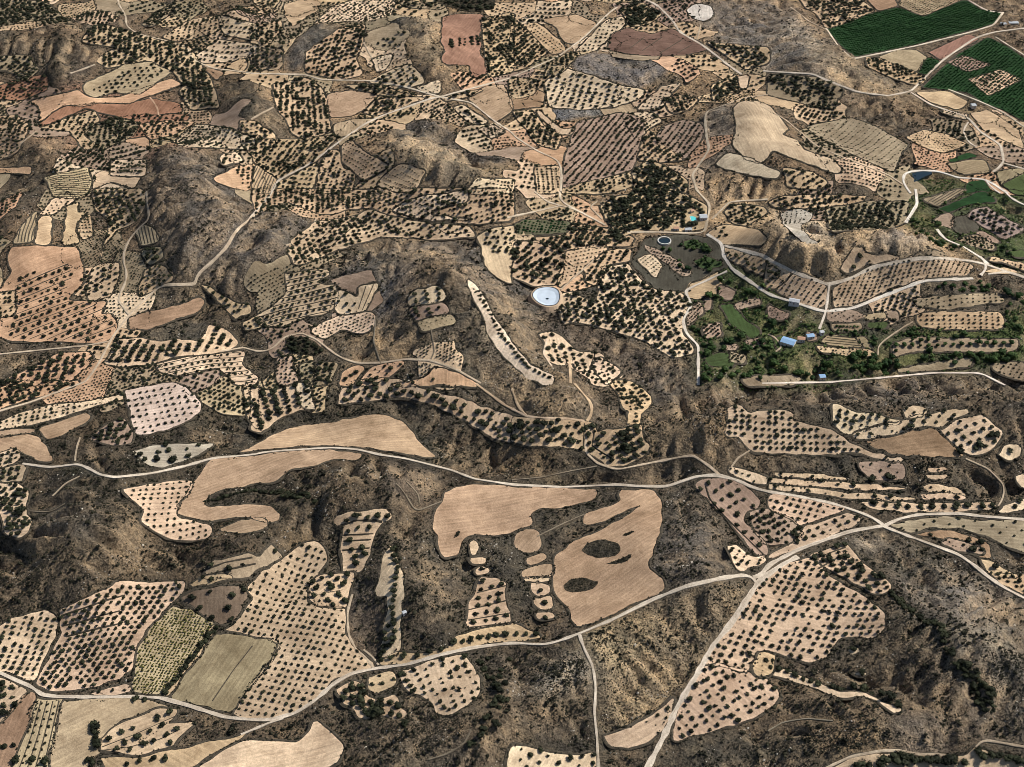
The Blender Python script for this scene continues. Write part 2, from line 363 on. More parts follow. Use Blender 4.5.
# sculpted fields
F('be', '22: 430,425 560,425 590,460 605,540 590,600 560,660 560,690 540,705 550,740 575,767 32: 600,20 610,60 540,95 430,140 330,190 270,208 240,190 240,150 200,110 170,60 165,0 22: 165,690 200,665 250,630 345,592 400,564 470,524 515,487 440,510 370,548 320,562 280,560 285,530 320,510 400,490 440,470 430,440', 'sculpted beige field with two dark eye-shaped hollows', plough=(70, -40))
F('sc', '22: 270,670 300,640 370,620 420,640 445,665 420,690 370,695 310,690', lay=1); F('sc', '32: 200,45 230,20 300,15 355,35 320,65 250,72 210,65', lay=1)
F('sc', '22: 445,605 505,585 480,600 455,610', lay=1, edge=0); F('sc', '22: 378,724 430,705 478,680 468,702 430,722', lay=1, edge=0)
F('be', '22: 20,600 60,578 105,590 122,630 110,665 70,680 25,665 10,635', 'small round beige field'); F('be', '22: 55,702 130,672 140,690 120,710 60,728'); F('be', '22: 40,752 100,722 160,720 165,767 32: 160,12 40,12')
F('be', '21: 760,440 790,415 870,400 1023,410 22: 0,415 200,415 345,425 330,460 200,495 100,500 75,520 85,555 60,570 0,590 21: 1000,605 920,605 850,605 815,640 810,670 790,690 745,692 735,640 705,560 720,510 755,460', 'boot shaped beige field under the road', plough=(80, -15))
F('sc', '21: 785,622 805,590 828,588 800,618', lay=1, edge=0)
for s in ('32: 70,35 100,28 150,40 160,70 120,85 80,80', '32: 85,97 160,82 170,130 120,140 90,125', '32: 95,152 165,147 170,175 120,185 95,170', '32: 40,14 150,14 155,24 100,30 40,24'): F('pe', s)
ROW('32: 118,65 130,110 130,172', 50, 24, 1, 'on one of the small stepped cells beside the sculpted field')
F('pk', '32: 370,650 430,630 560,560 650,490 640,560 610,620 560,660 470,695 400,690', 'pink crescent plot beside the track', sp=42, sz=15, tp='32: 480,600 560,560 650,490 640,560 600,620 560,600')
F('pk', '32: 770,365 830,360 930,385 1000,410 1023,420 33: 0,435 30,455 45,490 20,530 0,540 32: 960,575 860,610 760,640 640,665 645,610 690,500 740,410', 'pink fan shaped plot beside the pale track', sp=36, sz=18, jit=.28)
F('pk', '23: 10,755 60,728 130,700 165,695 230,740 33: 215,-25 250,10 320,50 400,95 460,150 475,200 460,230 410,258 340,245 280,255 240,320 200,348 150,345 60,325 0,300 32: 980,310 960,350 940,395 870,370 780,360 775,345 800,300 860,230 900,160 960,80 1000,25', 'big pink orchard at the road fork', u=(31, 5), v=(-13, 25), sz=17, jit=.2, fill=.9)
F('tn', '32: 962,345 990,312 1023,310 1060,330 1040,400 1000,412 975,400', lay=1)
F('cr', '32: 0,685 60,685 150,715 260,720 335,715 340,775 -20,775 -10,690', 'cream plot at the lower edge', sp=38, sz=18, jit=.25)
F('pk', '23: 160,690 250,660 310,640 340,670 400,735 440,764 33: 470,20 500,50 460,80 420,75 360,40 300,10 250,-20', 'dotted pink wedge below the crossroads', sp=32, sz=23, jit=.25)
BK('23: 175,705 260,672 310,655'); BK('23: 200,740 290,690 330,690')
F('cr', '33: -20,352 70,380 200,430 290,473 380,463 470,520 520,522 545,545 500,552 430,502 370,482 290,492 200,462 100,422 -20,397', 'thin pale terrace in grey scrub')
ROW('33: 10,372 60,382 130,415 200,440', 36, 26, 1, 'on the thin pale terrace in grey scrub'); ROW('33: 262,456 300,460 345,452 412,466 478,490 520,524', 42, 34, 1, 'on the thin pale terrace in grey scrub')
ROW('33: -10,345 40,345', 26, 20, 1, 'on the thin pale terrace in grey scrub')
ROW('33: 490,80 550,115 600,160 640,190 680,235 690,290 740,320 790,365', 26, 30, 1, 'in the winding row climbing the grey hillside', jit=.5)
ROW('33: 510,75 575,130 640,185 660,190', 34, 26, 1, 'in the winding row climbing the grey hillside', jit=.5); ROW('33: 780,370 820,400 850,440 870,500 880,550', 17, 30, 2, 'in the winding row climbing the grey hillside', jit=.5)
F('cr', '33: 315,302 350,290 372,302 340,322', sharp=True); F('cr', '33: 338,392 375,383 402,395 370,409')
ROW('33: 338,300 372,395', 98, 26, 1, 'alone on a tiny pale terrace')
F('pe', '33: 250,775 330,735 450,712 540,710 600,727 790,722 830,690 870,697 940,730 1030,755 1030,775', 'peach strip at the lower corner')
ROW('33: 440,755 520,742 600,750 780,748', 34, 42, 1, 'in the thick row along the peach strip'); ROW('33: 850,705 850,730 895,725 990,745 1020,745', 34, 36, 1, 'in the thick row along the peach strip')
ROW('33: 350,762 400,765', 30, 30, 1, 'in the thick row along the peach strip')
F('tn', '33: 890,0 1040,0 1040,84 990,66 940,40', 'tan plot inside the road curve', sp=30, sz=18)
# road fork area
F('pk', '22: 860,100 890,85 925,90 940,115 1000,110 23: 0,110 40,100 85,105 110,130 90,150 240,180 280,210 350,245 420,275 500,295 540,300 540,315 470,308 400,290 350,275 250,285 100,282 0,278 22: 1000,275 940,260 920,225 895,212 845,208 860,180', 'notched pink hilltop orchard', u=(27, 0), v=(1, 24), sz=16)
F('cr', '23: 255,80 290,85 360,120 440,118 480,140 540,145 500,160 430,165 340,195 320,200 290,190 260,160', 'cream hilltop plot', u=(30, 10), v=(-6, 21), sz=17)
F('cr', '23: 340,205 420,175 540,150 600,130 700,110 800,100 810,115 690,170 600,175 480,205 390,225 345,222', 'curved cream terrace', sp=34, sz=17)
F('cr', '23: 540,100 570,88 630,95 640,115 600,135 550,140', sp=34, sz=13)
F('br', '23: 390,235 500,205 670,178 690,210 740,250 790,285 760,293 640,288 520,285 440,260', 'brown leaf shaped field', plough=(90, -10))
F('cr', '23: 685,185 760,150 850,120 880,140 940,195 905,250 880,280 840,288 800,280 760,250 720,220', 'cream diamond plot on the hill', u=(36, -13), v=(26, 24), sz=18)
ROW('23: 775,272 900,240 905,215', 66, 32, 1, 'on the edge of the cream diamond plot')
F('cr', '23: 920,285 945,240 1000,240 1022,265 1000,300 960,308', 'small cream plot near the diamond plot', sp=38, sz=22)
F('gp', '23: 365,310 530,315 550,350 540,380 440,390 370,350', 'dusty pink square plot', sp=42, sz=14)
ROW('23: 418,382 505,378 470,412 525,432', 60, 30, 1, 'at the corner of the dusty pink square plot')
for s, g in (('20,355 300,370 330,380 200,384 40,374', 50), ('0,377 200,387 400,402 560,422 440,427 280,417 0,400', 58), ('0,405 130,415 300,434 440,442 600,463 500,470 300,454 100,432 0,424', 64), ('370,477 430,468 620,480 900,475 920,490 890,505 700,512 540,512 430,502', 0), ('610,408 680,402 760,420 790,440 800,460 620,458 650,440', 50), ('630,335 720,335 725,347 640,352', 36), ('630,368 730,365 700,382 650,387', 40), ('610,445 720,438 800,452 800,464 620,464', 60)):
    F('pe', '23: ' + s, edge=1.6, sp=g or None, sz=17)
ROW('23: 420,482 500,492 640,494 720,494 800,492 850,492 900,490', 48, 27, 1, 'on the longest pale terrace above the fork')
F('cr', '23: 920,517 940,490 1000,465 1030,455 1030,500 960,517', sp=40, sz=20); F('cr', '23: 990,372 1030,360 1030,420 1002,402')
F('gp', '22: 728,405 760,382 850,374 905,395 960,430 992,465 985,490 940,515 920,540 960,580 1000,620 23: 0,650 0,688 22: 1000,700 960,670 900,590 850,520 790,470', 'drop shaped terraced grove beside the road', u=(30, 30), v=(30, -14), sz=20, jit=.2)
BK('22: 775,410 790,460 850,530 920,600 1010,687', 2.5)
F('gp', '22: 950,520 990,500 23: 0,500 120,560 140,590 100,640 0,650 22: 980,600', sp=30, sz=20)
F('cr', '22: 855,650 890,640 950,690 1010,690 1020,712 920,747 895,742 880,690', 'cream plot at the road side', sp=27, sz=13)
F('pk', '23: 0,445 60,440 180,465 300,488 305,505 200,545 140,568 120,560 0,498', 'dotted pink plot along the road', u=(27, 6), v=(-12, 22), sz=13)
F('pk', '23: 150,572 320,520 370,535 365,560 300,588 180,640 60,683 0,705 0,690 100,642', 'pink plot beside the crossroads', u=(34, -13), v=(20, 20), sz=17)
BK('23: 125,575 220,545 310,512')
F('cr', '22: 865,330 940,350 1023,375 23: 0,376 0,392 22: 1020,408 960,398 900,375 865,355', sp=24, sz=11)
F((.27, .225, .15), '23: 490,567 600,542 700,532 850,547 1030,548 1030,675 960,650 880,610 780,580 640,575 570,597', 'olive brown field right of the crossroads', sp=48, sz=12, plough=(80, 5))
F('br', '23: 590,602 700,582 820,610 880,640 900,700 840,692 700,622', sp=46, sz=22); F('gp', '23: 690,642 720,620 800,640 870,670 860,687 760,667', lay=1, sp=40, sz=13); F('tn', '23: 850,702 900,710 940,740 1010,775 900,775 870,740', sp=34, sz=24)
# ================================================================== third row, left
F('tn', '22: 0,132 60,132 110,143 200,143 290,152 330,163 335,200 360,185 450,180 520,165 525,220 560,250 530,290 450,328 400,333 340,298 280,268 190,250 100,255 0,240', 'dense ravine grove', sp=31, sz=26, jit=.25)
BK('22: 290,160 285,260'); BK('22: 330,190 320,250 400,300')
F('tn', '22: 380,-10 480,-10 560,50 555,90 510,120 515,165 460,165 470,110 440,100 430,50', sp=26, sz=18)
F('pe', '21: -20,10 60,30 160,0 200,-20 235,100 160,110 90,140 20,200 -20,190', 'peach grove of dark columns', u=(5, 17), v=(42, -8), sz=23)
F('cr', '21: 155,0 205,0 240,100 190,107', sp=20, sz=11, lay=1)
F('pe', '21: 330,85 340,20 400,-10 560,-20 700,30 830,60 900,90 960,110 1030,132 1030,240 960,220 860,160 780,120 720,90 600,50 520,60 430,70 370,75', 'sloping peach grove over the ravine', sp=31, sz=24, jit=.22)
F('be', '20: 960,275 21: 0,240 80,200 180,165 300,155 380,140 440,122 520,125 590,150 630,200 680,260 722,297 660,290 560,270 440,255 300,245 150,250 0,265', 'long beige field over the white road', plough=(90, -12))
F('be', '20: 850,300 21: 0,287 120,270 260,264 380,272 430,286 400,305 300,300 240,330 180,335 130,345 110,370 60,395 0,400 20: 940,412 880,425 830,450 810,480 830,495 940,485 1023,485 21: 60,490 98,515 90,545 60,555 0,545 20: 1000,530 900,540 850,552 760,535 710,515 715,490 770,410 830,320', 'hook shaped beige field', plough=(80, -30))
F('be', '20: 880,582 950,552 1023,537 21: 30,537 55,560 40,580 0,590 20: 960,597 900,594')
ROW('20: 820,470 900,455 960,440 1023,430', 17, 14, 1); ROW('21: 0,430 60,440 120,425 210,430', 22, 22, 1, 'in the dark thicket of the hook shaped field', jit=.5); ROW('21: 110,450 180,450 230,470', 24, 24, 1, 'in the dark thicket of the hook shaped field', jit=.5)
F('pk', '20: 490,425 600,400 700,385 780,390 760,430 720,470 705,510 715,540 780,550 845,570 835,620 780,628 690,620 620,590 560,548 575,500 560,480 520,460', 'pale pink orchard beside the hook field', u=(27, -2), v=(-3, 22), sz=11.5)
F((.55, .43, .35), '20: 500,30 640,0 700,-8 745,15 780,50 805,80 800,115 760,145 660,185 580,205 548,208 530,150 515,80', 'whitish rounded orchard', u=(28, -5), v=(7, 22), sz=12)
F('cr', '20: -20,160 60,125 200,85 330,75 490,42 495,60 400,85 330,105 240,135 120,165 -20,188', 'cream strip orchard', sp=23, sz=11, tp='20: -20,160 60,125 200,85 330,75 320,105 240,135 120,165 -20,188')
F('be', '20: 155,180 340,115 365,125 350,150 230,215 190,222', plough=(80, -25)); F('be', '20: -20,190 150,178 130,195 -20,217')
F('be', '20: -20,217 120,203 160,215 190,250 215,310 140,305 90,270 0,282 -20,285', 'beige tongue of tilled soil', plough=(60, 20))
F('cr', '20: -20,285 60,257 85,285 70,310 -20,345', sp=24, sz=18); F((.3, .23, .16), '20: -20,345 70,322 110,330 90,390 -20,392', sp=27, sz=20)
F('cr', '20: -20,400 70,400 115,430 100,510 130,560 120,590 70,620 20,600 10,540 -20,490', 'pale grove with thick crowns at the margin', sp=27, sz=23, jit=.22)
F('gp', '20: 360,220 430,160 500,140 540,210 520,240 450,250', sp=27, sz=20, jit=.25); F((.33, .28, .22), '20: 530,272 600,250 700,240 860,240 780,290 660,332 600,335', 'pale stony plot over the white road', sp=52, sz=28, jit=.3)
F('sl', '20: -20,-10 320,-10 300,10 100,68 -20,108', sp=26, sz=23, jit=.2)
F('pe', '20: 970,10 1030,-10 1030,190 990,140 980,80', sp=24, sz=18)
F('tg', '20: 810,775 850,710 1000,680 1030,690 21: 60,640 110,690 0,740 20: 1000,775', 'tan stepped scrub plot', sp=55, sz=20, bank=0)
for b in ('820,745 900,715 1010,695', '830,765 950,735 1023,720'): BK('20: ' + b)
# ================================================================== second row
F('sl', '10: -20,50 95,-5 60,60 -20,125', sp=21, sz=15); F('kh', '10: 150,75 130,200 50,212 90,130', furrow=1, plough=(20, -90)); F('tn', '10: 160,102 210,95 200,215 140,212'); F('tn', '10: 270,60 312,35 310,90 345,75 300,130 305,170 325,205 250,212 265,120')
F('tn', '10: 325,110 360,90 372,170 330,195 310,150', u=(3, 14), v=(14, 0), sz=9); F('pk', '10: 160,92 210,30 240,20 290,0 300,30 250,60 215,92', u=(18, -12), v=(6, 12), sz=9)
F('sl', '10: 45,225 130,217 310,222 330,300 335,360 300,400 270,430 300,440 370,440 430,440 400,490 440,490 475,530 440,590 400,605 250,600 110,600 20,590 -30,560 -20,510 60,500 75,440 65,390 -20,402 20,370 50,320 30,260', 'salmon orchard with long furrows', u=(28, -11), v=(-8, 33), sz=17, bank=1, tp='10: 60,350 280,280 290,330 250,430 390,450 470,530 400,600 100,590 20,580 60,520')
F('pe', '10: 370,310 400,290 480,282 470,350 440,420 350,440 350,400', sp=32, sz=18)
F('tn', '10: 400,250 420,210 470,150 545,125 580,60 580,-10 370,-10 380,70 440,110 435,150 400,290', sp=24, sz=20, jit=.25)
F('kh', '10: 545,160 580,130 620,150 635,200 570,217', furrow=1, plough=(-20, -90)); F('kh', '10: 565,235 640,222 655,262 600,290 570,270', sp=22, sz=20)
F('tn', '10: 580,312 640,290 680,320 700,350 640,375 560,420 555,390 570,350', sp=24, sz=16)
F('br', '10: 515,510 570,485 680,465 800,425 820,440 800,475 700,510 600,550 520,548', 'brown spindle field', plough=(90, -25))
F('tn', '10: 800,370 840,380 950,450 1000,450 1005,480 940,510 880,440', sp=27, sz=18); F('tn', '10: 970,522 1020,500 11: 30,500 20,545 10: 980,552', sp=24, sz=17)
F('pe', '10: 420,690 480,590 560,585 640,600 700,590 800,600 840,530 900,550 960,610 900,640 700,662 600,688 500,700', u=(-9, 18), v=(36, 0), sz=24)
F('cr', '10: 620,690 760,662 980,637 970,690 1030,740 1030,775 950,775 880,702 700,737 640,720', u=(25, -3), v=(8, 19), sz=13, bank=1)
F('sl', '10: -20,775 40,740 140,700 220,650 360,640 370,680 300,740 270,775', u=(-6, 20), v=(34, -6), sz=24)
F('tn', '11: 0,100 60,60 120,40 180,60 250,90 320,90 360,70 460,65 540,95 700,112 860,130 1030,112 1030,-10 -20,-10', sp=23, sz=17, jit=.25)
F('cr', '11: 550,80 580,50 660,20 850,0 840,40 700,75 690,95 800,108 860,112 700,115', lay=1, sp=19, sz=10)
F('pe', '11: 120,235 160,217 130,210 240,122 330,110 390,102 450,72 540,100 700,130 860,140 880,180 700,195 640,185 500,182 400,210 300,245 190,290 150,297 145,260', sp=27, sz=20, jit=.25, lay=1)
for b in ('150,210 250,150 300,115', '160,250 260,190 340,120', '170,270 300,220 400,130', '700,130 760,170 860,165'): BK('11: ' + b, 3)
F('pe', '11: 880,180 960,140 1023,140 12: 60,150 100,190 0,200 -5,340 11: 1023,372 960,342 920,300 910,260 900,210', sp=29, sz=18, tp='11: 880,180 960,140 1060,140 1030,230 960,260 900,210')
F('pe', '11: 110,330 180,320 290,305 300,330 240,360 270,380 320,370 330,400 325,440 290,488 200,498 100,540 30,540 -10,500 50,470 100,430 130,390', u=(24, -6), v=(-8, 24), sz=15, bank=1)
F('cr', '11: 325,395 360,400 410,430 410,380 490,365 440,480 350,490 310,480', sp=36, sz=20, tp='11: 325,395 360,400 410,430 420,470 350,490 310,480'); BK('11: 470,372 425,475', 1.5); BK('11: 440,378 410,470', 1.5)
F('cr', '11: 215,560 270,520 350,495 470,480 480,540 420,570 350,545 280,590', u=(17, -6), v=(-3, 14), sz=8)
F('cr', '11: 605,430 620,400 680,385 740,375 765,420 750,440 610,462', 'square pale plot on the central hill', u=(3, 18), v=(46, -9), sz=19)
F('gp', '11: 612,466 750,442 775,480 640,514', 'rosy plot on the central hill', u=(9, 16), v=(46, -10), sz=17); F('ye', '11: 650,517 775,485 805,525 660,562', sp=20, sz=6)
F((.56, .45, .34), '11: 840,350 880,375 930,450 960,510 1023,600 12: 30,640 70,690 130,718 170,740 165,772 120,772 60,740 0,690 11: 980,650 930,570 905,490 860,400', 'long cream crest strip')
ROW('11: 870,390 930,480 980,580 12: 0,620 60,700', 17, 11, 1); ROW('11: 890,400 950,510 1000,600 12: 30,665 80,715 150,745', 22, 13, 1)
F('pk', '11: 80,745 90,660 150,660 140,700 160,740 170,775 100,775', sp=20, sz=12); F('sl', '11: 350,720 400,690 440,700 380,775 330,775', sp=34, sz=22); F('sl', '11: 460,700 560,680 600,680 540,740 460,775 400,775', sp=34, sz=20); F('sl', '11: 710,700 800,720 900,775 540,775 680,745', sp=60, sz=20)
F('sc', '11: 110,582 200,580 280,630 230,658 140,640', sp=24, sz=23); F('tg', '11: 240,690 330,680 300,775 230,775', sp=24, sz=22); F('tg', '11: 170,690 235,680 225,775 180,775', sp=24, sz=20)
F('tn', '12: 350,60 420,20 600,-10 700,10 780,60 770,150 700,160 560,155 470,168 420,195 400,150 370,100', sp=23, sz=25, jit=.3)
F((.10, .10, .06), '12: 10,130 60,110 240,120 215,165 20,175', u=(-4, 10), v=(14, 2), sz=11, kind='crop')
F('tn', '12: 0,190 210,172 245,125 380,150 465,170 490,190 465,220 380,215 300,225 200,235 100,200', sp=24, sz=24, jit=.3)
F('pe', '12: 0,202 100,195 215,235 200,330 180,370 90,380 0,340', sp=32, sz=26, jit=.25)
F('tn', '12: 222,235 360,207 385,225 330,270 260,330 190,385 182,360', u=(16, -3), v=(-4, 15), sz=8)
F('cr', '12: 360,300 470,290 500,340 560,390 680,402 720,450 680,500 680,560 725,630 725,650 640,663 540,600 420,560 340,540 250,520 200,530 190,410 240,400 340,450 345,380', 'cream grove below the round tank', sp=27, sz=23, jit=.25)
F('tn', '12: 387,232 480,230 470,280 380,290 340,380 300,360 290,305', sp=25, sz=18)
F('gy', '12: 482,280 540,190 600,180 700,172 820,192 862,300 700,368 690,398 570,388 510,320', 'dark fallow field under the tank'); F('cr', '12: 500,272 558,250 605,300 572,345', u=(-9, 7), v=(11, 9), sz=7, lay=1)
F('gp', '12: 530,215 580,230 700,300 720,330 690,345 620,290 540,240', u=(12, 2), v=(4, 12), sz=8, lay=1)
F('gr', '12: 680,200 720,190 790,220 800,250 740,225 690,230', 'upper green patch of the dark fallow field', lay=1, sp=20, sz=18, kind='green'); F('gr', '12: 720,280 770,260 830,280 840,300 760,310', 'lower green patch of the dark fallow field', lay=1, sp=20, sz=18, kind='green')
F('cr', '12: 105,572 150,555 200,580 260,640 330,645 300,720 260,717 240,680 200,700 150,680 125,650 140,610', u=(6, 16), v=(34, 10), sz=20); F('cr', '12: 320,692 350,662 430,710 440,722 380,775 350,742', sp=25, sz=18)
F('tn', '12: 780,165 840,130 980,150 1023,190 1000,215 850,210', sp=34, sz=17, tp='12: 780,165 830,135 880,150 870,190 810,190')
F('tn', '12: 850,80 880,50 1010,60 1023,80 940,140 880,125', sp=24, sz=20); F('tn', '12: 850,225 1023,270 13: 80,320 60,345 12: 1010,340 930,300 870,270', sp=26, sz=18)
F((.36, .265, .18), '13: 265,385 380,312 540,277 700,268 800,282 825,300 800,333 600,348 480,388 350,452 260,460', 'long brown vineyard along the valley road', u=(21, -5), v=(-6, 16), sz=9)
F((.36, .265, .18), '13: 30,400 110,327 238,377 225,458 180,463 110,435', 'short brown vineyard along the valley road', u=(19, 8), v=(-10, 13), sz=9)
F('tn', '13: 0,280 60,305 100,325 30,395 -20,380', sp=20, sz=14)
F('tg', '13: 580,430 720,415 860,410 930,405 945,440 860,450 720,470 600,460', u=(23, -2), v=(0, 16), sz=9); F('tn', '13: 590,510 610,485 700,480 930,480 945,510 940,550 700,550 600,540', u=(24, 0), v=(0, 16), sz=10)
F('tg', '13: 500,602 600,582 800,590 1000,590 1010,620 960,640 700,640 560,640 500,660', 'green valley orchard of wide spaced rows', u=(33, -1), v=(0, 24), sz=23, kind='green')
F('ol', '13: 210,602 240,572 350,582 380,622 300,622', plough=(90, 6), furrow=1); F('tn', '13: 190,617 300,627 400,632 440,640 420,660 300,655 200,635', sp=15, sz=9); F('ol', '13: 350,580 385,580 430,625 395,628')
F('gp', '13: 230,470 340,470 400,500 330,520 240,520', sp=20, sz=7); F('ol', '13: 380,500 470,480 480,505 400,515'); F('gp', '13: 470,480 520,475 530,520 490,515'); F('tg', '13: 250,530 370,525 380,555 260,560', 'small green terrace under the valley road', u=(14, 0), v=(4, 14), sz=13, kind='green')
F('gp', '12: 770,430 800,400 800,470 770,480'); F('gp', '12: 890,450 990,420 1000,450 900,475', sp=16, sz=9); F('gp', '12: 830,370 900,400 870,440 830,420'); F((.05, .078, .028), '12: 835,455 880,445 940,520 1000,560 960,590 870,520'); F('gp', '13: 0,450 90,490 60,520 0,500', sp=14, sz=7); F('gp', '12: 700,470 760,440 770,480 700,540', sp=14, sz=9); F('gp', '12: 760,540 830,520 840,580 770,590', sp=18, sz=12)
F('tg', '12: 920,750 990,735 13: 100,735 140,745 100,775 12: 940,775'); F('gp', '12: 850,615 900,605 905,630 860,640', sp=12, sz=7)
F('pe', '13: 290,310 310,270 340,225 380,220 380,247 520,252 540,267 400,292 320,325', 'peach spur under the quarried hill', sp=44, sz=24)
F((.37, .325, .265), '13: 50,90 100,65 175,75 175,110 120,140 150,165 210,215 130,200 105,170 60,130', 'pale quarried scar on the hill', sp=20, sz=7, edge=.4, tp='13: 50,90 100,65 175,75 175,110 110,130 60,130')
Z((.40, .34, .25), '13: 30,60 200,50 260,140 240,250 140,220 40,150', 4, .3, .7); Z((.36, .30, .22), '13: 380,230 420,160 600,160 700,230 560,250', 4, .3, .6)
F((.27, .205, .17), '13: 800,100 830,65 870,60 1030,150 950,195 830,120', u=(22, 9), v=(-4, 15), sz=19); F('gp', '13: 830,165 860,155 930,200 905,212'); F('dg', '13: 680,70 860,-5 920,40 800,50 720,85'); F('gy', '13: 740,105 800,92 850,150 760,170 735,140'); F('gp', '13: 660,120 700,85 740,85 740,150 700,140')
F('tg', '13: 620,30 760,-10 800,-10 680,60', furrow=1, plough=(90, -40)); F('tg', '13: 740,190 850,170 910,215 900,235 800,215', sp=16, sz=11); F('tn', '13: 880,275 960,285 1030,320 1030,288 900,262', sp=18, sz=10)
F('tg', '13: 230,70 400,40 560,40 555,120 480,150 350,150 250,162', sp=25, sz=22, jit=.25); F('tn', '13: 0,42 60,20 200,10 400,20 380,42 230,60 40,70', sp=24, sz=20, jit=.3); F('tn', '13: 860,320 950,300 1000,320 960,330', edge=.3)
F('tg', '13: 510,710 640,690 780,660 830,670 800,700 640,715 520,725', edge=1.5); F('tg', '13: 890,690 1023,680 1030,760 960,740 900,715', sp=22, sz=10)
# ================================================================== top row
F('sl', '00: 125,405 315,360 345,385 400,395 480,390 530,370 680,315 730,335 700,350 560,395 515,415 490,412 400,412 350,422 260,422 215,445 150,495 165,465 160,430', 'long salmon field', plough=(90, -12))
F('rd', '00: 150,505 215,450 270,427 400,417 500,420 600,395 720,415 730,450 600,460 520,480 440,460 340,430 180,505')
F('kh', '00: 335,340 520,250 600,248 690,290 640,320 560,375 460,370 380,390 340,375', sp=26, sz=14, tp='00: 450,310 560,265 640,260 660,300 560,350 480,370 370,380 370,350')
F('tn', '00: 330,150 400,95 520,125 640,165 760,185 800,260 850,330 880,430 760,440 720,370 740,340 690,285 600,245 500,255 430,275 380,240 470,190 330,170', sp=22, sz=20, jit=.25)
F('tg', '00: -20,-10 190,10 250,70 320,90 230,70 60,95 -20,110', sp=23, sz=20, jit=.25); F('tg', '00: 570,100 640,40 690,25 680,60 600,110', sp=20, sz=16)
F('tn', '00: 650,150 760,80 870,65 900,100 860,130 760,160 690,165', sp=22, sz=13); F('cr', '00: 870,60 1030,100 1030,165 900,140 880,100', u=(19, 2), v=(-6, 17), sz=12)
F('cr', '00: 780,230 870,160 1030,180 1030,222 900,250 800,252', u=(20, 1), v=(-5, 19), sz=13); F('rd', '00: -20,350 100,310 190,300 190,360 80,405 -20,395', sp=21, sz=16); F('tg', '00: -20,230 110,220 160,280 100,330 40,285 -20,280', sp=21, sz=17)
F('tn', '00: -20,470 60,460 120,500 100,550 70,610 -20,645', sp=22, sz=16); F('tn', '00: 160,510 380,440 400,480 330,540 400,590 340,600 280,525', sp=22, sz=15); F('tg', '00: 330,510 480,475 560,490 540,540 400,605', sp=22, sz=19)
F('cr', '00: 445,642 585,640 580,705 445,705', u=(15, 0), v=(0, 20), sz=15); F('ye', '00: 175,710 350,670 370,740 330,790 220,790', u=(10, -4), v=(3, 14), sz=6, furrow=1, plough=(90, -22)); F('cr', '00: 690,570 780,500 900,510 1030,560 1000,600 850,590 740,590', sp=20, sz=13); F('cr', '00: 880,622 960,610 970,650 890,662', sp=18, sz=14)
F('sl', '00: -20,672 130,670 130,695 -20,692'); F('rd', '00: 420,480 560,460 760,460 740,500 600,540 480,560', sp=24, sz=15); F('sl', '00: 560,500 700,480 780,490 700,540 600,560', sp=26, sz=14); F('cr', '00: 380,760 440,735 520,760 480,790 390,790')
F('tn', '00: 960,480 1023,490 01: 80,540 60,600 0,640 00: 980,600 960,540', sp=20, sz=17); F('br', '00: 810,270 900,290 870,320 850,310'); F('tn', '00: 900,270 980,225 990,260 970,290')
F('ro', '01: 750,70 800,55 910,60 920,100 890,130 900,180 890,210 920,250 930,290 890,310 860,310 860,260 780,258 750,258 740,240 760,200 740,170', 'rosy brown bare field')
ROW('01: 782,165 784,190', 10, 16, 1); ROW('01: 815,160 815,185', 9, 12, 1); ROW('01: 835,158 838,185', 12, 12, 1); ROW('01: 860,155 865,180', 10, 15, 1); ROW('01: 885,150 890,180', 12, 15, 1)
F('be', '01: 275,400 290,375 390,362 490,380 430,440 380,465 290,470', 'tan basin field', plough=(80, -20)); F('kh', '01: 310,500 380,480 490,475 400,530 340,550 310,530'); F('be', '01: 850,395 910,350 990,335 1010,380 1030,440 960,490 900,440', plough=(60, -30))
F('tn', '01: 345,580 380,560 420,600 530,665 430,725 390,690 345,640', u=(11, 6), v=(-8, 16), sz=8); F('tn', '01: 540,680 580,650 680,685 640,760 560,770 480,740', u=(9, 4), v=(-8, 20), sz=7)
F('cr', '01: 465,235 550,215 520,275 480,290', u=(2, 10), v=(14, -3), sz=7)
for s, sp, sz in (('0,100 100,80 110,110 40,190 110,200 100,280 -20,280 -20,110', 21, 17), ('200,210 340,110 440,95 420,200 400,240 430,300 340,320 200,290', 22, 18), ('70,340 200,310 260,350 280,400 290,470 300,530 200,560 150,540 120,480 80,430', 23, 19), ('-10,560 150,560 330,540 250,640 100,720 -10,650', 22, 18), ('430,450 480,400 600,387 680,392 560,440 480,465', 24, 20), ('900,80 1030,50 1030,290 930,310 920,250', 23, 19), ('740,395 850,365 910,360 850,390 760,405', 24, 20), ('0,20 60,40 100,0 -20,-10', 22, 17)): F('tn', '01: ' + s, sp=sp, sz=sz, jit=.25)
F('cr', '01: 230,100 300,30 420,-10 560,-10 540,60 440,90 360,85', sp=19, sz=11); F('pe', '01: 450,330 560,270 620,255 680,330 620,350 540,340', sp=28, sz=20); F('tn', '01: 360,342 500,340 600,380 540,387 400,362', sp=25, sz=26); F('cr', '01: 640,350 740,322 740,372 680,377', sp=16, sz=9)
F('cr', '01: 790,430 830,420 930,490 910,500 850,490', u=(12, 10), v=(-16, 20), sz=18); F('cr', '01: 890,520 940,500 1000,525 940,555', sp=16, sz=12); F('tn', '01: 260,660 290,600 330,600 350,680 400,690 380,775 240,775', sp=23, sz=17); F('cr', '01: 840,775 880,715 1030,715 1030,775', u=(14, 0), v=(-3, 17), sz=10)
F('tn', '01: 110,20 200,-5 260,10 240,50 180,80 150,110 120,70', edge=.4); F('tg', '01: 560,0 760,20 740,40 600,30', sp=26, sz=18); F('sc', '01: 700,-10 960,-10 950,40 860,50 740,20', sp=22, sz=20, jit=.4); F('tn', '01: 0,660 90,720 60,775 -20,775', furrow=1, plough=(20, -40))
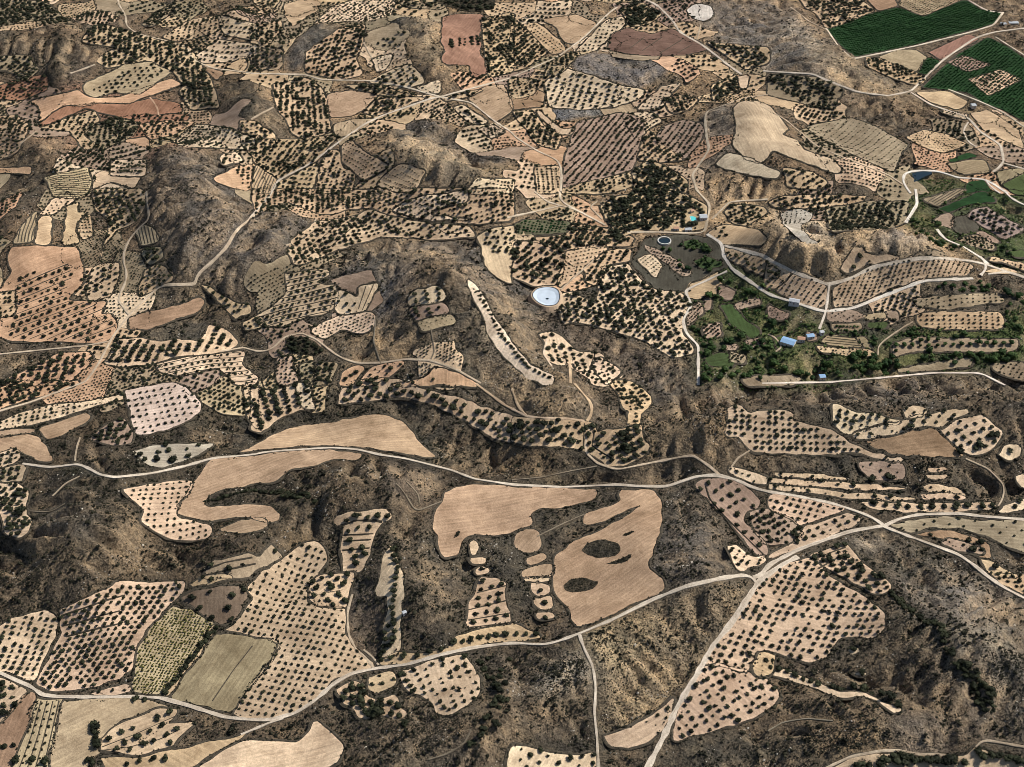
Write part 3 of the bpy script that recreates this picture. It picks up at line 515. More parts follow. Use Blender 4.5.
F('dr', '02: 400,140 460,110 500,125 560,140 640,115 760,175 780,200 700,220 560,225 460,215 385,200', 'dark red ploughed field')
for b in ('470,195 530,150', '520,205 600,150', '590,215 680,160', '660,215 720,180'): BK('02: ' + b, 2)
F('cr', '02: 130,330 200,270 300,300 430,340 540,365 500,400 400,430 270,440 150,430', 'cream grid orchard below the grey slope', u=(26, 4), v=(-6, 18), sz=15)
F('cr', '02: 255,205 380,80 450,65 450,100 380,160 330,205', u=(17, 1), v=(-5, 15), sz=10); F('cr', '02: 500,440 600,345 680,330 640,370 590,440', u=(16, 2), v=(-6, 14), sz=9)
F('gp', '02: 210,640 260,490 440,450 540,480 500,620 480,680 200,755', u=(7, -9), v=(22, 4), sz=12); F('gp', '02: 550,590 600,510 680,480 770,500 760,560 690,640 600,570', u=(7, -9), v=(21, 3), sz=11)
F('tn', '02: 40,100 100,90 200,170 220,205 160,220', u=(10, 8), v=(16, -6), sz=8); F('be', '02: 120,80 180,70 260,60 340,95 290,150 240,180 200,160 180,110', plough=(80, 30)); F('tn', '02: 90,670 190,665 190,775 100,775', u=(1, 10), v=(19, 0), sz=10)
F('tn', '02: 0,450 80,440 120,500 200,540 180,600 100,580 60,520', sp=24, sz=21); F('cr', '02: 440,470 500,450 560,450 600,480 540,520 500,560', sp=22, sz=14)
for s, sp, sz in (('0,80 40,100 140,210 60,270 -10,290', 22, 18), ('-10,310 100,320 90,380 -10,400', 22, 15), ('600,400 660,380 750,400 700,440 640,460', 22, 18), ('430,40 520,10 600,60 540,100 480,110', 18, 22), ('480,680 560,640 700,720 700,775 490,775', 22, 24), ('780,170 1030,190 1030,250 940,280 880,240', 24, 20), ('800,340 900,300 900,370 800,410', 22, 22), ('540,520 690,640 600,650 500,640', 26, 20), ('150,250 230,210 330,205 260,225 200,290 130,320', 22, 16), ('200,755 470,690 490,740 400,775 200,775', 22, 17)): F('tn', '02: ' + s, sp=sp, sz=sz, jit=.25)
F('pe', '02: 100,440 140,470 200,520 250,510 240,540 190,540 110,470'); F('br', '02: 20,330 110,365 130,370 125,430 90,430 0,440 -10,400'); F('pw', '02: 695,40 740,15 800,25 808,60 770,90 720,70', 'pale grey oval clearing'); F('cr', '02: 900,310 950,300 940,360 910,350')
F((.45, .35, .235), '02: 885,430 920,405 980,405 03: 0,420 50,470 85,520 50,540 120,560 140,600 260,640 300,680 270,695 180,660 60,620 20,600 02: 1000,655 940,640 890,590 880,560 900,530', 'cream mesa top field', plough=(40, 60)); F((.5, .40, .28), '02: 815,660 860,610 960,640 1023,670 03: 50,690 40,715 0,712 02: 900,690', 'cream spur below the mesa')
F('dg', '03: 240,120 400,60 520,30 620,70 760,10 790,0 850,40 935,50 900,95 820,118 600,175 345,228 290,180', 'big dark green crop field', u=(9, -3), v=(5, 7), sz=10, kind='crop', sharp=True)
F('br', '03: 390,-10 500,-10 520,25 440,45', sharp=True); F('kh', '03: 520,22 620,65 760,5 790,-10 540,-10', sp=12, sz=6); F('tn', '03: 120,-10 350,-10 430,40 330,90 230,115 200,60 150,30', sp=23, sz=19)
F('kh', '03: 440,230 520,200 590,200 635,230 600,290', sharp=True); F((.22, .125, .09), '03: 645,210 800,137 845,155 690,240', 'brick brown field beside the green crop', sharp=True); F('dg', '03: 600,290 640,228 690,247 640,300', u=(9, -6), v=(5, 7), sz=10, kind='crop')
F('dg', '03: 620,350 690,280 760,220 880,150 960,190 1030,240 1030,490 940,440 860,410 800,370 720,360', 'green crop field of long rows', u=(7, -6), v=(9, 7), sz=10, kind='crop', sharp=True)
F('gp', '03: 720,250 780,225 890,260 800,290', lay=1, u=(12, 5), v=(-8, 10), sz=8, sharp=True); F('pe', '03: 805,320 930,280 1010,320 880,385', lay=1, u=(15, 5), v=(-12, 11), sz=12, sharp=True)
F('tg', '03: 150,510 330,470 420,500 560,580 530,620 500,690 340,620 220,560', u=(10, -7), v=(16, 12), sz=6); F('tn', '03: 550,550 620,520 720,540 800,580 700,615 620,590', sp=16, sz=6); F('ol', '03: 720,655 810,640 870,640 890,690 780,700 730,675'); F('dg', '03: 720,640 800,610 840,625 730,652', edge=.3)
F('tn', '03: 390,230 450,235 600,295 640,310 600,345 520,320 400,270', sp=22, sz=18); F('tg', '03: 0,300 180,310 300,350 260,440 160,420 0,380', sp=24, sz=20, jit=.35, tp='03: 0,300 180,310 300,350 280,430 180,430 0,340'); F('ol', '03: 910,690 1030,670 1030,767 940,750'); F('dg', '03: 800,730 860,720 900,767 780,775', edge=.3)
F('tn', '03: 60,670 180,690 240,730 200,760 80,750', sp=24, sz=18); F('tn', '03: 590,370 720,365 800,410 760,440 650,410', edge=.6); F('cr', '03: 700,440 800,460 790,480 690,450', sp=16, sz=9)
F('tn', '03: 810,455 880,440 1000,520 1030,600 940,560 860,520', edge=.5); F((.07, .095, .035), '03: 940,740 1030,690 1030,780 990,780')
# ================================================================== roads and tracks
RD('30: -30,385 0,392 60,420 130,450 165,480 230,488 400,490 530,488 640,492 760,525 900,570 1000,580 31: 60,580 160,553 240,500 310,436 380,395 470,376 600,360 740,320 860,293 1023,273 32: 130,280 190,265 270,235 400,180 560,100 700,45 860,10 930,2 965,12 980,35', 4.6, 'pale winding gravel road crossing the lower slopes')
RD('31: -60,640 0,615 60,590 110,575', 3)
RD('32: 540,775 590,680 625,610 650,550 690,480 740,400 800,290 880,190 940,100 985,30 1023,0 23: 60,722 120,692', 6, 'broad pale track descending from the fork')
RD('32: 965,12 1000,0 23: 0,726 120,664 250,617 330,590 440,572 468,568', 5.5, 'wide pale road running up to the crossroads')
RD('20: 90,320 200,335 310,322 350,335 400,365 460,375 600,360 740,330 850,298 1023,283 21: 0,278 100,268 300,256 400,262 500,285 600,300 700,325 780,345 870,380 1023,404 22: 200,414 420,404 500,410 620,412 680,390 740,370 820,366 900,385 960,415 1023,432 23: 100,447 250,477 330,502 400,527 440,550 466,570', 4.2, 'narrow white road running past the beige fields')
RD('23: 468,568 520,542 600,524 760,519 850,530 1040,545', 4.5, 'pale road leading away from the crossroads level'); RD('23: 464,572 540,602 650,642 760,682 830,730 870,765 33: 940,50 1040,102', 4.8, 'pale road curving down the grey hillside')
RD('32: 270,240 285,290 325,370 335,450 330,560 340,650 346,780', 3.4, 'thin track through the golden scrub')
TK = (.40, .32, .23)
RD('31: 470,372 440,330 400,300 370,240 365,150 385,80', 2.6, None, TK); RD('31: 490,362 470,330 430,300', 2.4, None, TK)
RD('22: 830,366 790,330 722,285 640,300 540,320 420,345 340,318 290,270 300,190 330,162', 3, 'tan track along the ravine grove', (.48, .38, .27)); RD('22: 0,100 60,132 150,140 230,140 290,150', 3, None, (.48, .36, .25)); RD('22: 0,20 20,80 40,110 60,130', 3, None, (.46, .34, .22)); RD('22: 250,0 320,80 320,120 300,150', 4, None, (.46, .34, .22))
RD('22: 870,345 900,300 950,268', 2.2, None, TK); RD('23: 790,300 880,340 940,400 945,450 920,490', 2.0, None, TK)
RD('20: -20,115 120,75 320,0 10: 345,760 400,680 450,580 520,490 640,376 780,370 790,330 850,280 910,220 940,160 1023,90', 3.6, 'tan farm track climbing past the brown spindle field', (.46, .37, .27))
RD('10: 515,490 470,430 500,370 510,330 490,270 510,200 550,150 600,110 590,60 585,0', 3.2, None, (.42, .34, .25)); RD('10: -20,652 200,630 350,615 430,600', 3.2, None, (.42, .34, .25)); RD('10: 880,640 980,622 1023,640 11: 60,635 110,582 180,565 240,590 330,660 400,685 500,685 600,670 700,675 800,710 900,767', 3, None, (.44, .35, .25))
RD('10: 1000,110 11: 0,80 60,10 01: 60,767 90,720 210,660 330,570 430,500 500,465 700,395 740,388', 4, 'pale track crossing the groves to the ridge'); RD('01: -20,295 200,300 260,320 480,325 600,350 740,390 860,410 960,490 1023,530 02: 0,540 100,605 180,640 200,680 195,767', 3.4, None, (.5, .42, .32)); RD('01: 740,388 1023,312 02: 0,310 180,230 290,150 390,50 420,30', 3.6, 'tan road rising along the orchards', (.5, .42, .32))
RD('00: 470,-10 480,40 505,50 505,110 560,140 650,160 750,190 770,240 850,275 1023,295 01: 0,295', 3.2, None, (.46, .38, .28)); RD('01: 430,170 450,210 470,240', 3, None, TK); RD('01: -20,480 70,430', 3, None, TK); RD('00: 280,295 380,260', 3, None, (.4, .33, .25)); RD('00: 600,390 630,430 635,465', 3, None, (.45, .3, .2)); RD('00: 40,610 150,525', 3, None, TK)
RD('02: 510,-10 580,20 640,80 670,130 760,180 870,265 920,300', 5, 'pale road winding down past the oval clearing'); RD('02: 740,160 755,100', 3, None, TK)
RD('02: 1023,380 940,390 770,450 780,560 790,600 720,700 740,767 12: 795,50 770,165 700,166 560,161 460,162', 4, 'tan track beneath the mesa', (.46, .38, .28))
RD('12: 90,0 140,40 190,55 250,70 375,135', 3.2, None, (.48, .4, .3)); RD('12: -20,105 190,57', 3, None, (.48, .4, .3)); RD('12: 190,0 195,40 300,95 375,135', 3.4, None, (.5, .42, .32)); RD('12: 780,170 850,215 835,240 880,310 1000,393 1023,410 13: 110,445 220,480 340,467 480,410 620,357 820,347', 4.5, 'white valley road below the vineyards', (.6, .54, .46))
RD('12: 860,318 690,395 720,450 680,520 700,570 745,615 745,775', 4, 'white lane skirting the green valley', (.58, .52, .44)); RD('12: 800,110 870,40 1023,30', 3, None, (.46, .38, .28)); RD('12: 195,392 330,270', 2.6, None, TK); RD('12: 850,215 1023,262 13: 0,270 100,322 240,372 320,352 420,302 600,267 780,271 870,290 1040,350', 4.5, 'pale road along the foot of the quarried hill'); RD('13: 245,372 232,478 205,550', 3.6, None, (.55, .48, .4)); RD('13: 850,335 880,300 850,260', 4, None, (.55, .48, .4)); RD('13: 880,330 960,320 1040,345', 3.5)
RD('13: 590,-10 597,50 550,125', 5, 'white road dropping to the grove', (.64, .58, .5)); RD('13: 675,150 705,190 780,220 860,270 880,290', 4.5, None, (.62, .56, .48)); RD('12: 1000,767 13: 250,762 480,742 660,725 850,725 950,775', 3.4, 'thin white lane under the terraced valley', (.6, .52, .44)); RD('13: 945,-5 975,30 1030,55', 4, None, (.6, .54, .46))
RD('13: 440,655 440,620 470,590 560,530 580,520', 2.5, None, TK); RD('13: 30,640 60,620 20,575 0,570', 2.4, None, TK)
RD('03: -20,285 0,287 180,297 240,325 360,370 480,385 570,367 700,240 830,152 900,130 1040,112', 4.2, 'pale road beside the green crop fields'); RD('03: 232,115 285,190 338,237 600,183 820,127 905,100 940,50', 4, 'pale farm road around the big green crop', (.54, .46, .36)); RD('03: 570,370 650,420 800,470 850,530 930,580 945,655 900,690', 4.2, 'pale track winding below the junction'); RD('03: 800,490 775,530 800,570 835,590', 3.2); RD('03: 945,655 1040,682', 3.5)
RD('03: 570,775 545,740 535,710 550,692 590,683 680,685 760,712 870,718 960,775', 4.5, 'white looping road around the dark pond', (.62, .57, .5)); RD('03: 870,720 890,750 930,775', 3, None, (.6, .55, .48)); RD('03: -20,430 70,480 200,590 350,650 480,700 540,740', 3, None, TK); RD('03: 780,-10 880,47 935,52', 4, None, (.5, .42, .34)); RD('03: 720,358 860,412 940,450 1040,520', 3.6, None, (.5, .44, .34)); RD('03: 910,150 1030,225', 3, None, (.5, .44, .34)); RD('03: 90,30 170,90 230,120', 3, None, TK)
RD('20: 300,310 305,260 320,215', 2, None, TK); RD('20: 210,450 260,400 320,370', 2.2, None, TK); RD('22: 0,390 0,391 20,392', 1, None, TK); RD('33: 230,775 330,728 450,705 540,704 600,720 720,722', 2.6, None, TK); RD('33: 0,625 60,590 150,575 260,585', 1.8, None, (.22, .19, .14)); RD('33: 830,690 860,660 1030,690', 2.4, None, TK)
RD('11: 240,110 245,120 190,190 120,215', 2.5, None, TK); RD('12: 360,110 310,60 340,40', 2.5, None, TK); RD('12: 140,590 125,650 160,700', 2.5, None, (.5, .4, .3)); RD('12: 230,660 235,767', 4, None, (.46, .34, .22)); RD('21: 880,0 1000,90 1023,100', 3, None, (.46, .34, .22))
ROW('31: 920,320 930,380 960,420 960,470 990,500 960,560 920,620 880,660', 26, 30, 1, 'in the dark scrub beside the pale rounded plot', jit=1.2)
ROW('31: 1000,330 980,400 1000,460 950,530', 36, 26, 1, 'in the dark scrub beside the pale rounded plot', jit=1.2)
Z((.38, .31, .21), 'F: 380,135 420,140 470,165 510,168 470,180 420,175', 3, .3, .6); Z((.34, .27, .18), 'F: 400,20 430,20 440,60 420,65', 3, .3, .6); Z((.30, .25, .18), 'F: 470,300 500,345 540,380 520,385 480,340', 3, .3, .6); Z((.34, .28, .19), 'F: 790,25 860,65 950,95 900,100 820,70', 4, .4, .5)
PT = (.20, .165, .12)
for s_ in ('21: 560,400 590,430 620,480 640,512 690,492 745,470', '21: 600,390 650,440 655,480', '22: 100,612 200,562 290,522', '20: 120,510 200,515 260,480', '22: 0,385 120,375 230,350 340,330', '31: 690,740 760,720 830,680 860,620', '11: 700,550 715,640 700,670', '11: 500,690 470,600 480,500'): RD(s_, 1.7, None, PT)
SPECK = [('32: 290,255 500,160 740,50 900,15 950,20 920,90 780,290 640,490 500,590 370,630 345,600 335,380', (5, -9), (10, 4), 1.5), ('33: 480,210 620,160 720,300 800,400 700,440 560,400 480,330', (8, 3), (-4, 8), 1.4), ('33: 130,640 250,560 400,560 500,640 480,700 260,690 140,720', (9, 3), (-4, 9), 1.7), ('32: 110,450 190,320 280,310 320,390 250,460 170,520 110,500', (8, 2), (-3, 8), 1.7), ('31: 600,560 760,570 900,540 860,690 760,740 640,740', (9, 2), (-3, 9), 1.6), ('33: 880,300 1030,300 1030,500 900,480', (10, 3), (-3, 9), 1.6)]
# valley greenery
F((.05, .075, .028), '12: 770,660 840,640 900,660 880,700 790,700'); F((.06, .085, .03), '13: 20,590 60,570 80,600 50,640'); F((.055, .075, .03), '13: 400,525 480,520 470,545 400,550'); F('gp', '12: 930,600 1000,580 1010,610 950,630', sp=14, sz=9); F('tg', '12: 870,640 940,650 930,690 870,680', sp=16, sz=10); F('gp', '13: 150,560 200,570 190,600 150,590'); F((.07, .10, .035), '13: 960,240 1023,230 1030,262 980,262'); F('tg', '13: 620,230 700,240 720,262 640,258', sp=18, sz=8)
VAL = [('12: 520,-100 640,-120 700,-60 690,60 560,40 500,-30', 60, 24, 'among the dark grove above the villa'), ('12: 745,620 830,600 1000,560 1023,600 1023,767 760,767', 30, 32, 'in the wooded lower valley beside the white lane'), ('12: 830,340 940,380 1000,430 880,440 720,420', 30, 26, 'between the white lane and the valley road'), ('13: 0,500 60,560 40,700 240,740 0,770', 28, 28, 'around the blue roofed farm'), ('13: 120,650 420,660 560,670 860,640 1023,660 1023,690 640,700 420,735 250,745', 21, 32, 'in the green belt along the stream bed'), ('13: 940,380 1023,370 1023,600 950,590', 25, 30, 'in the wood beside the two dotted tan plots'), ('13: 220,480 420,520 500,560 460,640 200,560', 40, 24, 'among the small terraces under the valley road'), ('13: 640,370 900,360 930,400 700,410', 25, 24, 'along the bank below the long brown vineyard'), ('13: 500,540 900,555 980,580 520,590', 26, 24, 'between the lower dotted plot and the green orchard'), ('13: 560,150 700,200 850,270 800,275 640,190', 28, 22, 'on the bank beside the white upper road'), ('12: 540,195 620,215 680,200 740,190 800,230 840,300 720,340 620,370', 27, 22, 'in the dark fallow field under the tank'), ('13: 600,60 700,160 860,150 1023,220 1023,260 860,240', 50, 20, 'among the upper valley gardens'), ('12: 530,160 700,168 760,180 530,200', 40, 20, 'along the lane above the dark fallow field'), ('12: 700,430 760,420 750,560 700,540', 30, 22, 'beside the bend of the white lane')]
# ------------------------------------------------------------------ materials
def nt(name):
    m = bpy.data.materials.new(name); m.use_nodes = True
    n = m.node_tree.nodes; b = n['Principled BSDF']
    b.inputs['Roughness'].default_value = .95
    b.inputs['Specular IOR Level'].default_value = .1
    return m, n, m.node_tree.links, b
def mixc(n, l, mode, fac, a, b):
    x = n.new('ShaderNodeMix'); x.data_type = 'RGBA'; x.blend_type = mode; x.clamp_result = False
    for k, v in ((0, fac), (6, a), (7, b)):
        if hasattr(v, 'links'): l.new(v, x.inputs[k])
        else: x.inputs[k].default_value = v
    return x.outputs[2]
def noise(n, l, vec, scale, det=3, rough=.6, dist=0):
    t = n.new('ShaderNodeTexNoise'); t.inputs['Scale'].default_value = scale; t.inputs['Detail'].default_value = det; t.inputs['Roughness'].default_value = rough; t.inputs['Distortion'].default_value = dist
    l.new(vec, t.inputs['Vector']); return t.outputs['Fac']
def ramp(n, l, f, stops):
    r = n.new('ShaderNodeValToRGB'); l.new(f, r.inputs[0]); e = r.color_ramp.elements
    while len(e) < len(stops): e.new(.5)
    for k, (p, c) in enumerate(stops):
        e[k].position = p; e[k].color = (c, c, c, 1) if not isinstance(c, tuple) else (*c, 1)
    return r.outputs[0]
def bump(n, l, b, h, dist, st=1.0):
    k = n.new('ShaderNodeBump'); k.inputs['Strength'].default_value = st; k.inputs['Distance'].default_value = dist
    l.new(h, k.inputs['Height']); l.new(k.outputs[0], b.inputs['Normal'])
def attr(n, name):
    a = n.new('ShaderNodeAttribute'); a.attribute_name = name; return a
def soil_material():
    m, n, l, b = nt('tilled_soil')
    c = attr(n, 'soil').outputs['Color']; f = attr(n, 'furrow_uv').outputs['Vector']
    g = n.new('ShaderNodeNewGeometry').outputs['Position']
    mp = n.new('ShaderNodeMapping'); mp.inputs['Scale'].default_value = (.018, .22, 1); l.new(f, mp.inputs[0])
    st = noise(n, l, mp.outputs[0], 1.0, 5, .7, .25)
    mp2 = n.new('ShaderNodeMapping'); mp2.inputs['Scale'].default_value = (.05, .9, 1); l.new(f, mp2.inputs[0])
    st2 = noise(n, l, mp2.outputs[0], 1.0, 2, .6)
    big = noise(n, l, g, .02, 4, .6, .6); fine = noise(n, l, g, .55, 3, .7)
    x = mixc(n, l, 'MULTIPLY', 1, c, ramp(n, l, st, [(.3, .80), (.7, 1.15)]))
    x = mixc(n, l, 'MULTIPLY', 1, x, ramp(n, l, st2, [(.3, .9), (.7, 1.08)]))
    x = mixc(n, l, 'MULTIPLY', 1, x, ramp(n, l, big, [(.3, (.70, .67, .64)), (.5, (.98, .97, .96)), (.7, (1.28, 1.28, 1.26))]))
    wv = n.new('ShaderNodeTexWave'); wv.wave_type = 'BANDS'; wv.bands_direction = 'Y'; wv.inputs['Scale'].default_value = .065; wv.inputs['Distortion'].default_value = 3.5; wv.inputs['Detail'].default_value = 2; wv.inputs['Detail Scale'].default_value = .25; l.new(f, wv.inputs['Vector'])
    x = mixc(n, l, 'MULTIPLY', 1, x, ramp(n, l, wv.outputs['Fac'], [(.1, .935), (.9, 1.045)]))
    blot = noise(n, l, g, .075, 4, .65, .8)
    x = mixc(n, l, 'MULTIPLY', 1, x, ramp(n, l, blot, [(.3, (.80, .78, .76)), (.5, 1.0), (.72, (1.16, 1.17, 1.18))]))
    x = mixc(n, l, 'MULTIPLY', 1, x, ramp(n, l, fine, [(.3, .80), (.7, 1.16)]))
    l.new(x, b.inputs['Base Color']); bump(n, l, b, fine, .5)
    return m
def wild_material():
    m, n, l, b = nt('scrub_ground')
    c = attr(n, 'soil').outputs['Color']; g = n.new('ShaderNodeNewGeometry').outputs['Position']
    big = noise(n, l, g, .022, 4, .6, .4); mid = noise(n, l, g, .10, 4, .65, .3); fine = noise(n, l, g, .42, 3, .75); tiny = noise(n, l, g, 1.3, 2, .7)
    x = mixc(n, l, 'MULTIPLY', 1, c, ramp(n, l, big, [(.32, (.66, .68, .72)), (.68, (1.35, 1.27, 1.15))]))
    x = mixc(n, l, 'MULTIPLY', 1, x, ramp(n, l, mid, [(.3, (.66, .68, .70)), (.5, .97), (.72, (1.45, 1.38, 1.26))]))
    x = mixc(n, l, 'MULTIPLY', 1, x, ramp(n, l, fine, [(.34, .5), (.5, .95), (.68, 1.6)]))
    pale = ramp(n, l, tiny, [(.62, 0), (.74, .38)])
    x = mixc(n, l, 'MIX', pale, x, (.36, .31, .24, 1))
    l.new(x, b.inputs['Base Color']); hb = n.new('ShaderNodeMath'); hb.operation = 'MULTIPLY_ADD'; l.new(mid, hb.inputs[0]); hb.inputs[1].default_value = 6.0; l.new(fine, hb.inputs[2])
    bump(n, l, b, hb.outputs[0], 1.0)
    return m
def flat_material(name, c, rough=.9, var=.15, scale=.6, spec=.2):
    m, n, l, b = nt(name); g = n.new('ShaderNodeNewGeometry').outputs['Position']
    x = mixc(n, l, 'MULTIPLY', 1, (*c, 1), ramp(n, l, noise(n, l, g, scale, 4, .65), [(.3, 1 - var), (.7, 1 + var)]))
    l.new(x, b.inputs['Base Color']); b.inputs['Roughness'].default_value = rough; b.inputs['Specular IOR Level'].default_value = spec
    return m
def leaf_material(name, c0, c1):
    m, n, l, b = nt(name); oi = n.new('ShaderNodeObjectInfo'); g = n.new('ShaderNodeNewGeometry').outputs['Position']
    x = mixc(n, l, 'MIX', oi.outputs['Random'], (*c0, 1), (*c1, 1))
    x = mixc(n, l, 'MULTIPLY', 1, x, ramp(n, l, noise(n, l, g, .9, 2, .6), [(.3, .6), (.7, 1.4)]))
    l.new(x, b.inputs['Base Color']); b.inputs['Roughness'].default_value = .7
    return m
M_SOIL, M_WILD = soil_material(), wild_material()
M_BANK = flat_material('bank_scrub', (.058, .048, .034), var=.6, scale=.5)
M_BARK = flat_material('bark', (.09, .07, .055))
M_LEAF = leaf_material('grove_leaves', (.009, .011, .006), (.036, .040, .021))
M_SHRUB = leaf_material('shrub_leaves', (.010, .011, .007), (.042, .040, .025))
M_VINE = leaf_material('vine_leaves', (.07, .075, .02), (.15, .14, .04))
M_CROP = leaf_material('crop_leaves', (.012, .04, .012), (.02, .058, .016))
M_GBUSH = leaf_material('valley_bush_leaves', (.018, .04, .014), (.09, .13, .04))
M_GREEN = leaf_material('valley_leaves', (.014, .032, .011), (.048, .082, .024))

# ------------------------------------------------------------------ mesh helpers
def mesh(name, V, Fs, mat, attrs=None, smooth=False):
    me = bpy.data.meshes.new(name); me.from_pydata([tuple(map(float, v)) for v in V], [], [tuple(map(int, f)) for f in Fs])
    if mat: me.materials.append(mat)
    for k, (ty, a) in (attrs or {}).items():
        at = me.attributes.new(k, ty, 'POINT'); a = np.asarray(a, np.float32)
        at.data.foreach_set('color' if ty == 'FLOAT_COLOR' else 'vector', a.ravel())
    if smooth: me.shade_smooth()
    return me
def link(name, me, parent=None, label=None, cat=None, kind=None, group=None, loc=(0, 0, 0), rz=0):
    o = bpy.data.objects.new(name, me); col.objects.link(o); o.location = loc; o.rotation_euler = (0, 0, rz); o.parent = parent
    for k, v in (('label', label), ('category', cat), ('kind', kind), ('group', group)):
        if v: o[k] = v
    return o
def rgba(c, n): return np.tile(np.array([*c, 1.0]), (n, 1))

# ------------------------------------------------------------------ fields on the land
LAY0, LAYD = .5, .4
def sheet(P, off, c, plough, step=6.0, skirt=1.6, mat=None):
    """triangulated sheet draped over the relief with a skirt down into the ground"""
    n = len(P); x0, y0 = P.min(0); x1, y1 = P.max(0)
    st = max(step, math.sqrt((x1 - x0) * (y1 - y0) / 2500))
    ax, ay = np.meshgrid(np.arange(x0, x1, st), np.arange(y0, y1, st), indexing='ij')
    ax = ax.ravel() + rng.uniform(-.3, .3, ax.size) * st; ay = ay.ravel() + rng.uniform(-.3, .3, ay.size) * st
    k = inside(P, ax, ay); Q = np.stack([ax[k], ay[k]], -1)
    allp = np.vstack([P, Q])
    r = delaunay_2d_cdt([Vector(p) for p in allp], [], [list(range(n))], 1, 1e-4)
    V2 = np.array([tuple(v) for v in r[0]]); T = [tuple(f) for f in r[2]]
    if not len(T): return None
    z = zs(V2[:, 0], V2[:, 1]) + off
    V = np.column_stack([V2, z])
    cnt = {}
    for f in T:
        for a, b in zip(f, f[1:] + f[:1]): cnt[(a, b)] = 1
    border = [(a, b) for (a, b) in cnt if (b, a) not in cnt]
    low = {}; VV = list(map(tuple, V)); Fs = list(T)
    for a, b in border:
        for q in (a, b):
            if q not in low: low[q] = len(VV); VV.append((V[q][0], V[q][1], V[q][2] - skirt))
        Fs.append((b, a, low[a], low[b]))
    A = np.array(VV)
    hc = rgba(c, len(A)); hb = list(low); hc[hb, :3] *= 1.2          # dusty headland where the plough turns
    d = np.array(plough if plough is not None else (1, .3), float); d /= np.hypot(*d)
    uv = np.column_stack([A[:, 0] * d[0] + A[:, 1] * d[1], -A[:, 0] * d[1] + A[:, 1] * d[0], np.zeros(len(A))])
    return mesh('field', A, Fs, mat or M_SOIL, {'soil': ('FLOAT_COLOR', hc), 'furrow_uv': ('FLOAT_VECTOR', uv)})
def gvec(cpx, uv):
    a = np.array(cpx, float); s = 4.0; u = np.array(uv, float) / 4
    q = unproj(np.array([a - u * s, a + u * s])); return (q[1] - q[0]) / (2 * s)
def ribbon(P, w, off, prof, step=4.0, wob=.3):
    """strip along a path; prof: heights at the two sides and the middle"""
    P = resample(P, step, False); t = np.gradient(P, axis=0); t /= np.hypot(*t.T)[:, None] + 1e-9
    nrm = np.stack([-t[:, 1], t[:, 0]], -1); L = len(P); V = []
    wv = w * (1 + wob * 2 * vnoise(np.arange(L) * .35, np.zeros(L) + P[0, 0], 5))
    for s, dz in ((-.5, -1.6), (-.5, prof[0]), (0, prof[1]), (.5, prof[0]), (.5, -1.6)):
        q = P + nrm * (wv * s)[:, None]; V.append(np.column_stack([q, zs(q[:, 0], q[:, 1]) + off + dz]))
    V = np.array(V); K = V.shape[0]; A = V.reshape(-1, 3)
    Fs = [(k * L + i, k * L + i + 1, (k + 1) * L + i + 1, (k + 1) * L + i) for k in range(K - 1) for i in range(L - 1)]
    Fs = [f[::-1] for f in Fs]
    s = np.arange(L) * step; uv = np.concatenate([np.column_stack([s, np.full(L, k * w / 2), np.zeros(L)]) for k in range(K)])
    return A, Fs, uv

TREES = {'tree': [], 'vine': [], 'crop': [], 'green': []}     # x, y, z, diameter, description
EDGE = []                                                      # shrubs on field margins
TG = 3.0
TX = np.arange(-1290, 1291, TG); TY = np.arange(560, 2861, TG)
MASK = np.zeros((len(TX), len(TY)), bool); LAYZ = np.zeros((len(TX), len(TY)), np.float32)
def raster(P, val=None):
    i0, i1 = np.searchsorted(TX, [P[:, 0].min(), P[:, 0].max()]); j0, j1 = np.searchsorted(TY, [P[:, 1].min(), P[:, 1].max()])
    if i1 <= i0 or j1 <= j0: return None
    a, b = np.meshgrid(TX[i0:i1], TY[j0:j1], indexing='ij'); m = inside(P, a, b)
    return (slice(i0, i1), slice(j0, j1)), m
def in_frame(t, m=0):
    x, y, zz = t[0], t[1], t[2]; d = y * CP - (zz - CAM_H) * SP_; u = x / d / TH; v = (y * SP_ + (zz - CAM_H) * CP) / d / TV
    return abs(u) < 1 - m and abs(v) < 1 - m
EXM = np.zeros_like(MASK)
for c, P, soft, dens, mix in ZONES:
    if max(c) < .19 and P[:, 1].min() > -200 and P[:, 1].max() < 420 and mix > .7:
        rr = raster(unproj(np.clip(resample(P, 8), [-200, -40], [1230, 800])))
        if rr: EXM[rr[0]] |= rr[1]
PRE = np.zeros_like(MASK); ROADMASK = np.zeros_like(MASK)
def at_cell(x, y): return np.clip(np.round((np.asarray(x) - TX[0]) / TG).astype(int), 0, len(TX) - 1), np.clip(np.round((np.asarray(y) - TY[0]) / TG).astype(int), 0, len(TY) - 1)
for P, w, d, c in ROADS:
    Q = resample(unproj(resample(P, 6, False)), 1.5, False)
    for ox in (-2, 0, 2):
        for oy in (-2, 0, 2): ROADMASK[at_cell(Q[:, 0] + ox, Q[:, 1] + oy)] = True
for f in FIELDS:
    rr = raster(unproj(resample(f['P'], 8)))
    if rr: PRE[rr[0]] |= rr[1]
REG = [('F: -140,-40 700,-40 705,180 690,250 480,225 300,235 230,290 130,320 -100,330', .9), ('F: 700,50 1130,120 1130,190 700,200', .55), ('F: 230,225 340,240 330,300 340,400 255,395', .7), ('F: 480,230 700,245 690,340 560,330 500,285', .9), ('F: -100,330 130,320 250,330 240,395 -100,420', .7), ('F: 830,300 1100,280 1100,370 850,370', .55), ('F: 690,190 790,175 880,200 1000,180 1000,230 860,215 740,230', .5), ('F: 470,440 660,330 700,380 640,440', .12), ('F: 330,345 480,340 540,420 400,395', .5), ('F: 190,280 345,290 340,400 240,400', .75)]
